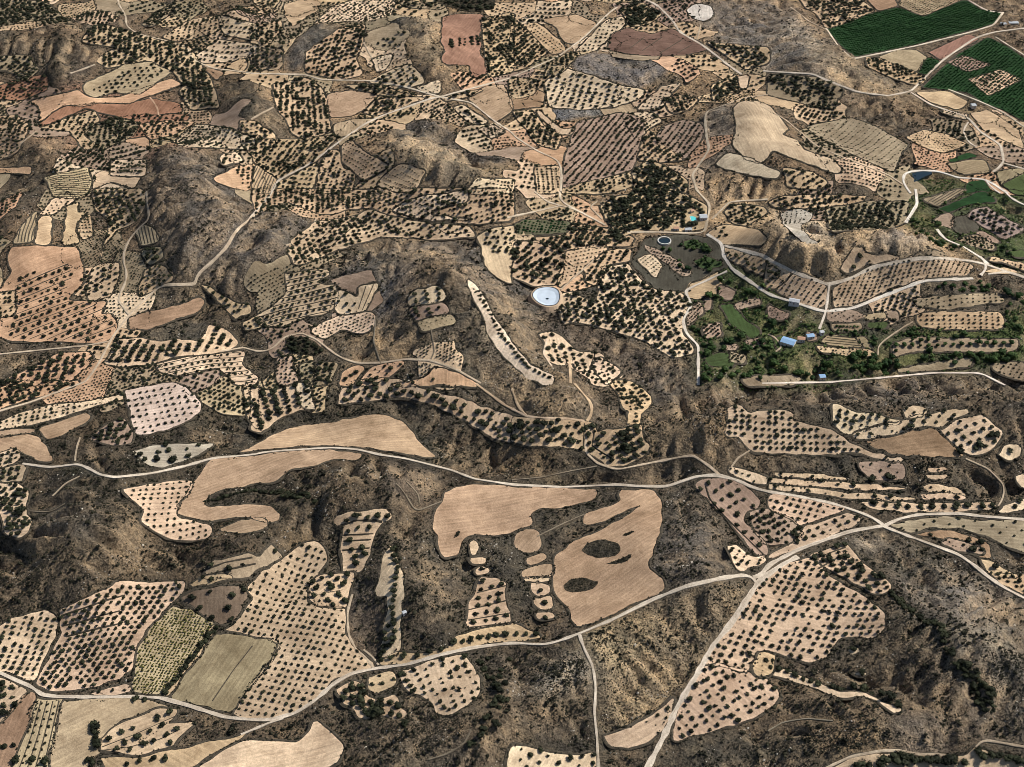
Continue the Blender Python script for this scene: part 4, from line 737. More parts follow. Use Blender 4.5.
REGP = [(unproj(np.clip(resample(pts(s), 10), [-180, -40], [1200, 800])), p) for s, p in REG]
def voronoi(step):
    out = []; sx = np.arange(-1250, 1250, step); sy = np.arange(1250, 2780, step * 1.15)
    S = {(i, j): np.array([x + rng.uniform(-.42, .42) * step, y + rng.uniform(-.42, .42) * step]) for i, x in enumerate(sx) for j, y in enumerate(sy)}
    for (i, j), s in S.items():
        P = [s + np.array(q) * step * 1.6 for q in ((-1, -1), (1, -1), (1, 1), (-1, 1))]
        for a in range(-2, 3):
            for c in range(-2, 3):
                o = S.get((i + a, j + c))
                if o is None or (a == 0 and c == 0): continue
                nrm = o - s; m = (o + s) / 2; Q = []
                for k in range(len(P)):
                    A, B = P[k], P[(k + 1) % len(P)]; da = (A - m) @ nrm; db = (B - m) @ nrm
                    if da <= 0: Q.append(A)
                    if (da < 0) != (db < 0): Q.append(A + (B - A) * da / (da - db))
                P = Q
                if len(P) < 3: break
            if len(P) < 3: break
        if len(P) >= 3: out.append((s, np.array(P)))
    return out
FILL = []
for s, P in voronoi(62.0):
    if not in_frame((s[0], s[1], 0), -.12): continue
    pr = [p for g, p in REGP if inside(g, s[0:1], s[1:2])[0]]
    if not pr or rng.random() > pr[0]: continue
    a = (np.clip(np.round((s[0] - TX[0]) / TG).astype(int), 0, len(TX) - 1), np.clip(np.round((s[1] - TY[0]) / TG).astype(int), 0, len(TY) - 1))
    if EXM[a] or float(samp(HILL, s[0], s[1])) > .42: continue
    rr = raster(P)
    if rr is None or PRE[rr[0]][rr[1]].mean() > .7: continue
    G = s + (P - s) * rng.uniform(.96, 1.0); G = resample(G, 6); G = G + np.stack([vnoise(G[:, 0] / 26, G[:, 1] / 26, 7), vnoise(G[:, 0] / 26, G[:, 1] / 26, 8)], -1) * 22
    q = rng.random(); cc = ['tn', 'tn', 'pe', 'tg', 'gp', 'cr', 'kh', 'tg', 'sl', 'tn'][rng.integers(10)]
    sp, sz = (None, 10) if q < .07 else ((rng.uniform(13, 17), rng.uniform(8, 10)) if q < .35 else (rng.uniform(18, 23), rng.uniform(13, 17)))
    u = v = None
    if q > .07 and rng.random() < .65:
        an = rng.uniform(-.5, .5); u = (sp * math.cos(an), sp * math.sin(an) * .8); v = (-sp * rng.uniform(-.2, .6), sp * rng.uniform(.75, .95)); sp = None
    FILL.append(dict(c=C[cc], P=None, Gp=G, d=None, u=u, v=v, sp=sp, sz=sz, jit=.22, kind='tree', bank=0, lay=-1, plough=None, tp=None, fill=1, edge=.7, furrow=0, sharp=False, auto=True))
print('FILL', len(FILL))
def to_px(x, y, zz):
    d = y * CP - (zz - CAM_H) * SP_; return np.array([W / 2 + x / d / TH * W / 2, H / 2 - (y * SP_ + (zz - CAM_H) * CP) / d / TV * H / 2])
for i, f in enumerate(FIELDS + FILL):
    auto = f.get('auto')
    if auto: G = f['Gp']; c_ = G.mean(0); f['P'] = to_px(c_[0], c_[1], float(zs(*c_)))[None]
    else: G = unproj(resample(f['P'], 4.0) if f['sharp'] else chaikin(resample(f['P'], 5.0), True, 1))
    if not f['sharp']:
        wb = vnoise(G[:, 0] / 9, G[:, 1] / 9, 77); wb2 = vnoise(G[:, 0] / 9, G[:, 1] / 9, 78); G = G + np.stack([wb, wb2], -1) * 3.4
    G = resample(G, 4.0)
    off = LAY0 + LAYD * f['lay'] + .03 * (i % 7); f['G'] = G; f['off'] = off
    cpx = f['P'].mean(0)
    pl = f['plough'] or ((f['u']) if f['u'] else None)
    dv = gvec(cpx, pl) if pl else np.array([math.cos(i * 1.7), math.sin(i * 1.7)])
    jitc = np.array(f['c']) * (1 + rng.uniform(-.11, .10)) * (1 + rng.uniform(-.02, .02, 3))
    me = sheet(G, off, jitc, dv, mat=M_WILD if f['c'] == C['sc'] else None)
    if me is None: continue
    fo = link('field', me, kind='structure', label=(f['d'] and 'the ' + f['d'] if f['d'] and len(f['d'].split()) < 4 else f['d']))
    r = raster(G)
    if r: MASK[r[0]] |= r[1]
    # planting
    tp = f['tp']; TP = unproj(resample(tp, 6)) if tp is not None else G
    ppm = px_per_m(*unproj(cpx[None])[0])
    if f['sp'] or f['u']:
        if f['u']: U, Vv = gvec(cpx, f['u']), gvec(cpx, f['v'])
        else:
            sp = f['sp'] / 4 / ppm * (.94 if cpx[1] < 395 else 1.04); a = rng.uniform(0, 3.14); U = sp * np.array([math.cos(a), math.sin(a)]); Vv = 1.0 * sp * np.array([math.cos(a + 1.35), math.sin(a + 1.35)])
        if not f['u']:                       # the groves without a drawn lattice: view foreshortens them, keep the spacing seen
            f['jit'] = max(f['jit'], .22)
        inv = np.linalg.inv(np.column_stack([U, Vv])); c0 = TP.mean(0)
        bb = np.array([[x, y] for x in (TP[:, 0].min(), TP[:, 0].max()) for y in (TP[:, 1].min(), TP[:, 1].max())]); ij = (inv @ (bb - c0).T).T
        ii, jj = np.meshgrid(np.arange(math.floor(ij[:, 0].min()), math.ceil(ij[:, 0].max()) + 1), np.arange(math.floor(ij[:, 1].min()), math.ceil(ij[:, 1].max()) + 1), indexing='ij')
        ii = ii.ravel().astype(float); jj = jj.ravel().astype(float)
        w = fbm(c0[0] / 50 + ii * .09, c0[1] / 50 + jj * .09, 60 + i % 20, 2) * ((.4 if auto else .14) if f['u'] else .45)
        pi = ii + w + rng.normal(0, f['jit'] * (.34 if f['u'] else .42), ii.size); pj = jj + w * .6 + rng.normal(0, f['jit'] * (.34 if f['u'] else .42), ii.size)
        X = c0[0] + pi * U[0] + pj * Vv[0]; Y = c0[1] + pi * U[1] + pj * Vv[1]
        D = f['sz'] / 4 / ppm * ((1.04 if f['u'] else .90) if cpx[1] < 395 else 1.12)
        k = inside(TP, X, Y); 
        cm = .42 if f['u'] else .18
        for ox, oy in ((cm, 0), (-cm, 0), (0, cm), (0, -cm)): k &= inside(G, X + ox * D, Y + oy * D)
        gap = .03 if f['u'] else .06
        k &= rng.random(X.size) > gap + (1 - f['fill'])
        if auto: k &= ~(PRE | EXM | ROADMASK)[at_cell(X, Y)]
        X, Y = X[k], Y[k]
        dd = D * np.clip(rng.normal(1, .17 if f['u'] else .26, X.size), .45, 1.5)
        Zv = zs(X, Y) + off
        for q in range(X.size): TREES[f['kind']].append((X[q], Y[q], Zv[q] - .1, dd[q], f['d'] and 'in the ' + f['d'], 0))
        if f['bank']:
            VA = []; FA = []; nb = 0
            for j in range(int(jj.min()), int(jj.max()) + 1):
                tt = np.arange(ii.min(), ii.max() + .1, .12); ww = fbm(c0[0] / 50 + tt * .09, c0[1] / 50 + (j + .5) * .09, 60 + i % 20, 2) * .5
                lx = c0[0] + (tt + ww) * U[0] + (j + .5 + ww * .6) * Vv[0]; ly = c0[1] + (tt + ww) * U[1] + (j + .5 + ww * .6) * Vv[1]
                ok = inside(TP, lx, ly); run = []
                for q in range(len(tt) + 1):
                    if q < len(tt) and ok[q]: run.append((lx[q], ly[q]))
                    else:
                        if len(run) > 8:
                            A, Fb, _ = ribbon(np.array(run), 2.0, off, (-.1, .5)); FA += [tuple(v + nb for v in ff) for ff in Fb]; VA.append(A); nb += len(A)
                        run = []
            if VA: link('terrace_bank', mesh('terrace_bank', np.vstack(VA), FA, M_BANK), fo)
    if f['furrow']:
        d = dv / np.hypot(*dv); nn = np.array([-d[1], d[0]]); pr = (G - G.mean(0)) @ nn; VA = []; FA = []; nb = 0
        for s in np.arange(pr.min() + 2, pr.max(), 4.2):
            tt = np.arange(-150, 150, 3.0); L = G.mean(0) + d * tt[:, None] + nn * s; ok = inside(G, L[:, 0], L[:, 1])
            if ok.sum() > 4:
                A, Fb, _ = ribbon(L[ok], 1.6, off, (-.1, .55)); FA += [tuple(v + nb for v in ff) for ff in Fb]; VA.append(A); nb += len(A)
        if VA: link('crop_row', mesh('crop_row', np.vstack(VA), FA, M_BANK), fo)
    if f['edge'] > 0 and f['c'] != C['sc']:
        L = resample(G, 3.0); t = np.roll(L, -1, 0) - np.roll(L, 1, 0); t /= np.hypot(*t.T)[:, None] + 1e-9; nr = np.stack([t[:, 1], -t[:, 0]], -1)
        if inside(G, *(L + nr * 1.0).T).mean() > .5: nr = -nr
        wm = (1.9 if auto else 3.0) * min(1, f['edge']); A, Fb, _ = ribbon(np.vstack([L, L[:1]]) + np.vstack([nr, nr[:1]]) * wm * .48, wm, off, (-.35, .18), 3.0, .85)
        link('field_margin', mesh('field_margin', A, Fb, M_BANK), fo)
    if f['c'] == C['sc']:
        q_ = rng.uniform(G.min(0), G.max(0), (260, 2)); q_ = q_[inside(G, q_[:, 0], q_[:, 1])]
        EDGE += [(x, y, rng.uniform(.8, 2.2)) for x, y in q_]
    elif f['edge'] > 0:
        E = resample(G, 1.5 / max(f['edge'], .3)); t = np.roll(E, -1, 0) - np.roll(E, 1, 0); t /= np.hypot(*t.T)[:, None] + 1e-9
        nr = np.stack([t[:, 1], -t[:, 0]], -1)
        if inside(G, *(E + nr * 1.0).T).mean() > .5: nr = -nr
        clump = fbm(E[:, 0] / 25, E[:, 1] / 25, 123, 2)
        k = rng.random(len(E)) < np.clip(.72 + clump * 1.1, .12, .97)
        o = rng.uniform(.2, 3.2, len(E)); E = E + nr * o[:, None]
        for q in np.nonzero(k)[0]: EDGE.append((E[q, 0], E[q, 1], rng.uniform(1.1, 2.8)))

for P, w in BANKS:
    g = unproj(resample(P, 3, False)); A, Fb, uv = ribbon(chaikin(g, False, 1), w, LAY0 + LAYD, (-.5, .55))
    link('terrace_bank', mesh('terrace_bank', A, Fb, M_BANK), kind='structure')
for i, (P, w, d, c) in enumerate(ROADS):
    g = chaikin(unproj(resample(P, 8, False)), False, 2); A, Fb, uv = ribbon(g, w * .84, .85 + .013 * (i % 9), (0, .12), 3.0)
    link('dirt_road', mesh('dirt_road', A, Fb, M_SOIL, {'soil': ('FLOAT_COLOR', rgba(c, len(A))), 'furrow_uv': ('FLOAT_VECTOR', uv)}), kind='structure', label=d)
    Q = resample(g, 1.5, False)
    for ox in (-2, 0, 2):
        for oy in (-2, 0, 2):
            a = np.clip(np.round((Q[:, 0] + ox - TX[0]) / TG).astype(int), 0, len(TX) - 1); b = np.clip(np.round((Q[:, 1] + oy - TY[0]) / TG).astype(int), 0, len(TY) - 1); ROADMASK[a, b] = True
    t = np.gradient(Q, axis=0); t /= np.hypot(*t.T)[:, None] + 1e-9; nr = np.stack([-t[:, 1], t[:, 0]], -1)
    for s in (-1, 1):
        k = np.nonzero(rng.random(len(Q)) < .42)[0]
        for q in k:
            e = Q[q] + nr[q] * s * (w / 2 + rng.uniform(.8, 3)); EDGE.append((e[0], e[1], rng.uniform(.9, 2.3)))

for r_ in ROWS:
    g = unproj(resample(r_['P'], 2, False)); ppm = px_per_m(*g.mean(0)); D = r_['sz'] / 4 / ppm * 1.18
    s = resample(r_['P'], r_['gap'] / 4, False); g = unproj(s)
    for n in range(r_['n']):
        o = (n - (r_['n'] - 1) / 2) * D * 1.1
        for q in g:
            x, y = q + rng.normal(0, r_['jit'] * D * .35, 2) + np.array([o, 0]); a = at_cell(x, y)
            TREES[r_['kind']].append((x, y, float(zs(x, y)) + (.2 if MASK[a] else -.1), D * float(np.clip(rng.normal(1, .14), .6, 1.4)), r_['d'], 0))
gx_ = rng.uniform(-1250, 1250, 34000); gy_ = rng.uniform(1150, 2780, 34000); okg = np.zeros(34000)
for g, p in REGP: okg = np.maximum(okg, inside(g, gx_, gy_) * p)
okg = (okg > rng.random(34000) * 1.3) & (fbm(gx_ / 35, gy_ / 35, 99, 2) > -.05) & ~(MASK | EXM | ROADMASK)[at_cell(gx_, gy_)] & (samp(HILL, gx_, gy_) < .5)
for x, y in zip(gx_[okg], gy_[okg]): TREES['tree'].append((x, y, float(zs(x, y)) - .2, rng.uniform(2.2, 4.6), None, 0))
for s, sp, sz, vd in VAL:
    P = pts(s); G = unproj(resample(P, 5)); c = unproj(P.mean(0)[None])[0]; ppm = px_per_m(*c); st = sp / 4 / ppm
    ax, ay = np.meshgrid(np.arange(G[:, 0].min(), G[:, 0].max(), st), np.arange(G[:, 1].min(), G[:, 1].max(), st * 1.3), indexing='ij')
    ax = ax.ravel() + rng.normal(0, .35 * st, ax.size); ay = ay.ravel() + rng.normal(0, .4 * st, ax.size)
    k = inside(G, ax, ay) & (fbm(ax / 40, ay / 40, 55, 2) > -.25) & (rng.random(ax.size) > .2)
    for x, y in zip(ax[k], ay[k]):
        a = at_cell(x, y)
        if ROADMASK[a] or (MASK[a] and random.random() < .6): continue
        TREES['green'].append((x, y, float(zs(x, y)) - .1, sz / 4 / ppm * .95 * float(np.clip(rng.normal(1, .3), .4, 1.7)), vd, 0))

# ------------------------------------------------------------------ the terrain itself
xs = np.concatenate([-1290 - np.array([12000, 6000, 3000, 1500, 800, 420, 220, 110, 50, 20.]), TX, 1290 + np.array([20, 50, 110, 220, 420, 800, 1500, 3000, 6000, 12000.])])
ys = np.concatenate([560 - np.array([9000, 4000, 2000, 1000, 560, 280, 140, 60, 20.]), TY, TY[-1] + np.array([20, 60, 140, 300, 600, 1200, 2500, 5000, 10000, 20000.])])
NX0, NY0 = 10, 9
tx, ty = np.meshgrid(xs, ys, indexing='ij')
core = (slice(NX0, NX0 + len(TX)), slice(NY0, NY0 + len(TY)))
z = zs(tx, ty) * np.exp(-((np.maximum(0, np.abs(tx) - 1490) + np.maximum(0, ty - 3190) + np.maximum(0, 410 - ty)) / 300)**2)
FLAT = MASK.copy()
for t in TREES['tree'] + TREES['green']:
    if t[4]: FLAT[at_cell(t[0], t[1])] = True
wild = (1 - np.clip(blur(MASK | ROADMASK, 1, 2) * 1.6, 0, 1)) * (1 - .9 * np.clip(blur(FLAT, 5, 2) * 2.0, 0, 1))
sink = MASK.astype(float)
mic = samp(WILDZ, tx[core], ty[core]) + 1.4 * fbm(tx[core] / 9, ty[core] / 9, 31, 2)
stp = (samp(ZS, tx[core], ty[core]) + .5 * samp(WILDZ, tx[core], ty[core])) / 3.6; stp = stp - np.floor(stp); mic += 2.4 * (np.minimum(stp * 1.6, (1 - stp) * 2.7) - .5) * np.clip(3 * fbm(tx[core] / 130, ty[core] / 130, 63, 2), 0, 1)
mic -= np.percentile(mic, 62); z[core] += mic * wild - 1.1 * sink
TZ = z[core]
DENS = np.ones(MASK.shape) * 1.0; colr = np.zeros(MASK.shape + (3,)); colr[:] = (.10, .083, .06)
wx = 14 * fbm(tx[core] / 45, ty[core] / 45, 71, 3); wy = 14 * fbm(tx[core] / 45, ty[core] / 45, 81, 3)
for c, P, soft, dens, mix in ZONES:
    G = unproj(np.clip(resample(P, 8), [-300, -60], [1330, 830])) if P[:, 1].min() > -200 else np.stack(on_plane(P[:, 0], np.maximum(P[:, 1], -250), 0), -1)
    i0, i1 = np.searchsorted(TX, [G[:, 0].min() - 60, G[:, 0].max() + 60]); j0, j1 = np.searchsorted(TY, [G[:, 1].min() - 60, G[:, 1].max() + 60])
    if i1 - i0 < 3 or j1 - j0 < 3: continue
    sl = (slice(i0, i1), slice(j0, j1))
    m = inside(G, tx[core][sl] + wx[sl] * min(1, soft / 4), ty[core][sl] + wy[sl] * min(1, soft / 4)); k = blur(m, max(1, int(soft)), 2) * mix
    colr[sl] = colr[sl] * (1 - k[..., None]) + np.array(c) * k[..., None]; DENS[sl] = DENS[sl] * (1 - k) + dens * k
lowz = raster(unproj(np.clip(resample(pts('F: -160,395 250,375 420,420 640,450 690,400 1180,385 1180,800 -160,800'), 10), [-160, -40], [1180, 800])))
SOIL_TONE = np.zeros(MASK.shape); SOIL_TONE[lowz[0]] = lowz[1]; SOIL_TONE = 1.34 - .26 * blur(SOIL_TONE, 8, 2)      # the lower slopes carry darker soil
# low-frequency changes of soil, and bare tan soil where slopes are too steep for plants
n1 = np.clip(fbm(tx[core] / 85, ty[core] / 85, 201, 4) * 1.9 + .3, 0, 1)[..., None]; n2 = np.clip(fbm(tx[core] / 60, ty[core] / 60, 211, 4) * 2.4 - .15, 0, 1)[..., None]
colr = colr * (1 - .55 * n1) + (colr * .45 + np.array((.085, .058, .034))) * .55 * n1
colr = colr * (1 - .5 * n2) + np.array((.052, .052, .042)) * .5 * n2
sx_, sy_ = np.gradient(TZ, TG); steep = np.hypot(sx_, sy_); bare = np.clip((steep - .38 + .5 * fbm(tx[core] / 20, ty[core] / 20, 221, 2)) * 2.2, 0, 1) * wild
colr = colr * (1 - .46 * bare[..., None]) + np.array((.32, .245, .16)) * .46 * bare[..., None]; DENS = DENS * (1 - .6 * bare)
full = np.zeros(tx.shape + (4,), np.float32); full[..., 3] = 1; full[..., :3] = (.11, .09, .065); full[core + (slice(0, 3),)] = np.clip(colr * np.array((.80, .80, .83)) * SOIL_TONE[..., None], 0, 1)
nx, ny = tx.shape
idx = np.arange(nx * ny).reshape(nx, ny)
quads = np.stack([idx[:-1, :-1], idx[1:, :-1], idx[1:, 1:], idx[:-1, 1:]], -1).reshape(-1, 4)
me = bpy.data.meshes.new('terrain'); V = np.stack([tx, ty, z], -1).reshape(-1, 3).astype(np.float32)
me.vertices.add(len(V)); me.vertices.foreach_set('co', V.ravel()); me.loops.add(quads.size); me.loops.foreach_set('vertex_index', quads.ravel().astype(np.int32))
me.polygons.add(len(quads)); me.polygons.foreach_set('loop_start', np.arange(0, quads.size, 4, dtype=np.int32)); me.update(calc_edges=True)
me.materials.append(M_WILD); at = me.attributes.new('soil', 'FLOAT_COLOR', 'POINT'); at.data.foreach_set('color', full.reshape(-1)); me.shade_smooth()
link('terrain', me, kind='structure', label='dry scrubby hills of grey and tan ground')
def tz(x, y):
    a = np.clip((np.asarray(x, float) - TX[0]) / TG, 0, len(TX) - 1.01); b = np.clip((np.asarray(y, float) - TY[0]) / TG, 0, len(TY) - 1.01); i = a.astype(int); j = b.astype(int); u = a - i; v = b - j
    return (TZ[i, j] * (1 - u) + TZ[i + 1, j] * u) * (1 - v) + (TZ[i, j + 1] * (1 - u) + TZ[i + 1, j + 1] * u) * v

# ------------------------------------------------------------------ trees and shrubs
for kk in TREES:                                   # trees on open ground stand on the eroded surface
    T_ = TREES[kk]
    if T_:
        X_ = np.array([t[0] for t in T_]); Y_ = np.array([t[1] for t in T_]); on = MASK[at_cell(X_, Y_)]; Zt = tz(X_, Y_) - .15
        TREES[kk] = [t if on[q] else (t[0], t[1], float(Zt[q]), *t[3:]) for q, t in enumerate(T_)]
def clump_mesh(name, mat, seed, n, hgt, spread=(1, 1, .85), zc=.55, leaf=.16, core_r=.36, lobes=7):
    """crown of diameter 1: a lumpy heart and many leaf-clump faces spread through uneven lobes"""
    r = np.random.default_rng(seed); V = []; Fs = []
    L = np.column_stack([r.normal(0, .13, lobes) * spread[0], r.normal(0, .13, lobes) * spread[1], zc * hgt + r.normal(0, .10, lobes) * hgt]); Rr = r.uniform(.24, .38, lobes)
    ico = [(0, 0, 1), (.894, 0, .447), (.276, .851, .447), (-.724, .526, .447), (-.724, -.526, .447), (.276, -.851, .447), (.724, .526, -.447), (-.276, .851, -.447), (-.894, 0, -.447), (-.276, -.851, -.447), (.724, -.526, -.447), (0, 0, -1)]
    icf = [(0, 1, 2), (0, 2, 3), (0, 3, 4), (0, 4, 5), (0, 5, 1), (1, 6, 2), (2, 7, 3), (3, 8, 4), (4, 9, 5), (5, 10, 1), (6, 7, 2), (7, 8, 3), (8, 9, 4), (9, 10, 5), (10, 6, 1), (11, 7, 6), (11, 8, 7), (11, 9, 8), (11, 10, 9), (11, 6, 10)]
    for q in range(lobes):
        b = len(V); 
        for p in ico: V.append(L[q] + np.array(p) * Rr[q] * r.uniform(.6, .9) * np.array([1, 1, spread[2] * hgt]))
        Fs += [tuple(v + b for v in f) for f in icf]
    for k in range(n):
        q = r.integers(lobes); d = r.normal(size=3); d /= np.linalg.norm(d); p = L[q] + d * Rr[q] * r.uniform(.75, 1.12) * np.array([1, 1, spread[2] * hgt])
        a = np.cross(d, r.normal(size=3)); a /= np.linalg.norm(a); c = np.cross(d, a) * .8 + d * r.uniform(-.5, .5); s = leaf * r.uniform(.6, 1.3); b = len(V)
        V += [p - a * s * .5, p + c * s * .5, p + a * s * .5, p - c * s * .5]; Fs.append((b, b + 1, b + 2, b + 3))
    V = np.array(V); V[:, 2] = np.maximum(V[:, 2], .02)
    return mesh(name, V, Fs, mat)
def trunk_mesh(seed):
    r = np.random.default_rng(seed); V = []; Fs = []
    def limb(a, b, r0, r1):
        d = np.array(b) - np.array(a); d = d / np.linalg.norm(d); e = np.cross(d, (.3, 1, .2)); e /= np.linalg.norm(e); f = np.cross(d, e); o = len(V)
        for p, rr in ((a, r0), (b, r1)):
            for k in range(6): V.append(np.array(p) + rr * (math.cos(k * 1.047) * e + math.sin(k * 1.047) * f))
        for k in range(6): Fs.append((o + k, o + (k + 1) % 6, o + 6 + (k + 1) % 6, o + 6 + k))
    limb((0, 0, -.08), (.02, .01, .22), .06, .042)
    for k in range(4):
        a = k * 1.57 + r.uniform(-.4, .4); limb((.02, .01, .2), (.2 * math.cos(a), .2 * math.sin(a), .32 + r.uniform(-.05, .08)), .035, .012)
    return mesh('trunk', V, Fs, M_BARK)
crowns = [clump_mesh('crown', M_LEAF, 100 + k, 150, .62, zc=.52) for k in range(6)]
trunks = [trunk_mesh(k) for k in range(3)]
shrubs = [clump_mesh('shrub', M_SHRUB, 300 + k, 26, .7, zc=.38, leaf=.3, lobes=3) for k in range(4)]
vines = [clump_mesh('vine', M_VINE, 400 + k, 36, .8, zc=.45, leaf=.26, lobes=3) for k in range(2)]
crops = [clump_mesh('crop', M_CROP, 500 + k, 30, .6, spread=(1.3, 1.0, .8), zc=.4, leaf=.3, lobes=4) for k in range(3)]
greens = [clump_mesh('crown', M_GREEN, 600 + k, 170, .8) for k in range(5)]

def scatter_group():
    g = bpy.data.node_groups.new('scatter', 'GeometryNodeTree')
    g.interface.new_socket('Geometry', in_out='INPUT', socket_type='NodeSocketGeometry'); g.interface.new_socket('Collection', in_out='INPUT', socket_type='NodeSocketCollection'); g.interface.new_socket('Geometry', in_out='OUTPUT', socket_type='NodeSocketGeometry')
    n = g.nodes; l = g.links; gi = n.new('NodeGroupInput'); go = n.new('NodeGroupOutput'); ci = n.new('GeometryNodeCollectionInfo'); ip = n.new('GeometryNodeInstanceOnPoints')
    ci.inputs['Separate Children'].default_value = True; ci.inputs['Reset Children'].default_value = True; l.new(gi.outputs[1], ci.inputs['Collection'])
    l.new(gi.outputs[0], ip.inputs['Points']); l.new(ci.outputs[0], ip.inputs['Instance']); ip.inputs['Pick Instance'].default_value = True
    def na(name, ty):
        a = n.new('GeometryNodeInputNamedAttribute'); a.data_type = ty; a.inputs['Name'].default_value = name; return a.outputs['Attribute']
    l.new(na('vi', 'INT'), ip.inputs['Instance Index']); l.new(na('sc', 'FLOAT_VECTOR'), ip.inputs['Scale'])
    l.new(na('rot', 'FLOAT_VECTOR'), ip.inputs['Rotation'])
    l.new(ip.outputs[0], go.inputs[0]); return g
SCAT = scatter_group()
def mass(name, arr, meshes, label, hv=.15):
    arr = np.asarray(arr, float)
    if not len(arr): return
    c = bpy.data.collections.new(name + '_sources')
    for k, m in enumerate(meshes): c.objects.link(bpy.data.objects.new(name + '_source', m))
    me = bpy.data.meshes.new(name); me.vertices.add(len(arr)); me.vertices.foreach_set('co', arr[:, :3].astype(np.float32).ravel())
    a = me.attributes.new('vi', 'INT', 'POINT'); a.data.foreach_set('value', rng.integers(0, len(meshes), len(arr)).astype(np.int32))
    S = np.column_stack([arr[:, 3] * rng.uniform(.9, 1.12, len(arr)), arr[:, 3] * rng.uniform(.9, 1.12, len(arr)), arr[:, 3] * rng.uniform(1 - hv, 1 + hv, len(arr))])
    a = me.attributes.new('sc', 'FLOAT_VECTOR', 'POINT'); a.data.foreach_set('vector', S.astype(np.float32).ravel())
    Rr = np.zeros((len(arr), 3)); Rr[:, 2] = rng.uniform(0, 6.28, len(arr)); a = me.attributes.new('rot', 'FLOAT_VECTOR', 'POINT'); a.data.foreach_set('vector', Rr.astype(np.float32).ravel())
    o = link(name, me, kind='stuff', label=label); md = o.modifiers.new('scatter', 'NODES'); md.node_group = SCAT
    md[[s.identifier for s in SCAT.interface.items_tree if s.name == 'Collection'][0]] = c
    return o
def individuals(kind, name, limit, crowns_, labeller, groupf, cat):
    L = TREES[kind]; order = sorted(range(len(L)), key=lambda k: -(L[k][3] * px_per_m(L[k][0], L[k][1]) if (in_frame(L[k], .008) and labeller(L[k])) else 0))
    pick = [k for k in order[:limit] if labeller(L[k]) and in_frame(L[k], .004)]; ps = set(pick)
    for n, k in enumerate(pick):
        t = L[k]; e = link(name, None, label=labeller(t), cat=cat, group=groupf(t), loc=(t[0], t[1], t[2]), rz=random.uniform(0, 6.28))
        s = t[3]; e.scale = (s * random.uniform(.92, 1.1), s * random.uniform(.92, 1.1), s * random.uniform(.85, 1.12))
        link('trunk', trunks[n % len(trunks)], e); link('crown', crowns_[n % len(crowns_)], e)
    return [L[k] for k in range(len(L)) if k not in ps]
CLEAR = [(693, 219, 11), (703, 219, 11), (700, 226, 7), (688, 231, 9), (676, 230, 8), (692, 212.5, 6), (788, 344, 17), (801, 341, 11), (810, 338, 10), (794, 304, 13), (664.3, 241.5, 15), (545.5, 298, 24), (822, 378.5, 10), (821.5, 334, 7), (1013, 24.5, 14), (1003, 25.5, 10), (973, 107, 9), (605, 176, 1)]
cg = unproj(np.array([c[:2] for c in CLEAR])); cr_ = np.array([c[2] for c in CLEAR])
for kk in TREES: TREES[kk] = [t for t in TREES[kk] if (np.hypot(cg[:, 0] - t[0], cg[:, 1] - t[1]) > cr_).all()]
nod = sum(1 for t in TREES['tree'] if not t[4])
rest = individuals('tree', 'grove_tree', 300, crowns, lambda t: t[4] and 'dark round tree ' + t[4], lambda t: 'dark trees ' + t[4], 'tree')
print('TREES', {k: len(v) for k, v in TREES.items()}, 'unlabelled', nod, 'edge', len(EDGE))
mass('grove_tree_mass', [t[:4] for t in rest], crowns, 'countless dark grove trees dotting the fields and terraces')
mass('vine_rows', [t[:4] for t in TREES['vine']], vines, 'low yellow green vines in tight dotted rows')
mass('green_crop_rows', [t[:4] for t in TREES['crop']], crops, 'dense dark green crop plants in rows')
restg = individuals('green', 'valley_tree', 300, greens, lambda t: t[4] and 'bushy green tree ' + t[4], lambda t: 'green trees ' + t[4], 'tree')
mass('valley_tree_mass', [t[:4] for t in restg], greens, 'thick green trees filling the irrigated valley')
vz = unproj(resample(pts('F: 690,275 730,262 770,280 800,300 830,330 880,330 1000,320 1030,300 1060,340 1040,365 900,374 830,388 700,388 695,340'), 6)); vz2 = unproj(resample(pts('F: 900,170 960,180 1030,190 1040,280 990,262 940,240 905,225'), 6))
vb = []
for g, n_ in ((vz, 13000), (vz2, 3500)):
    x = rng.uniform(g[:, 0].min(), g[:, 0].max(), n_); y = rng.uniform(g[:, 1].min(), g[:, 1].max(), n_)
    k = inside(g, x, y) & ~(MASK | ROADMASK)[at_cell(x, y)] & (fbm(x / 24, y / 24, 301, 3) > -.12)
    vb.append(np.column_stack([x[k], y[k], tz(x[k], y[k]) - .1, np.exp(rng.normal(.8, .45, k.sum()))]))
vb = np.vstack(vb); vb = vb[[bool((np.hypot(cg[:, 0] - t[0], cg[:, 1] - t[1]) > cr_).all()) for t in vb]]
gbush = [clump_mesh('bush', M_GBUSH, 700 + k, 40, .8, zc=.42, leaf=.24, lobes=4) for k in range(4)]
mass('valley_undergrowth', vb, gbush, 'mixed green bushes and reeds of the irrigated valley', .3)
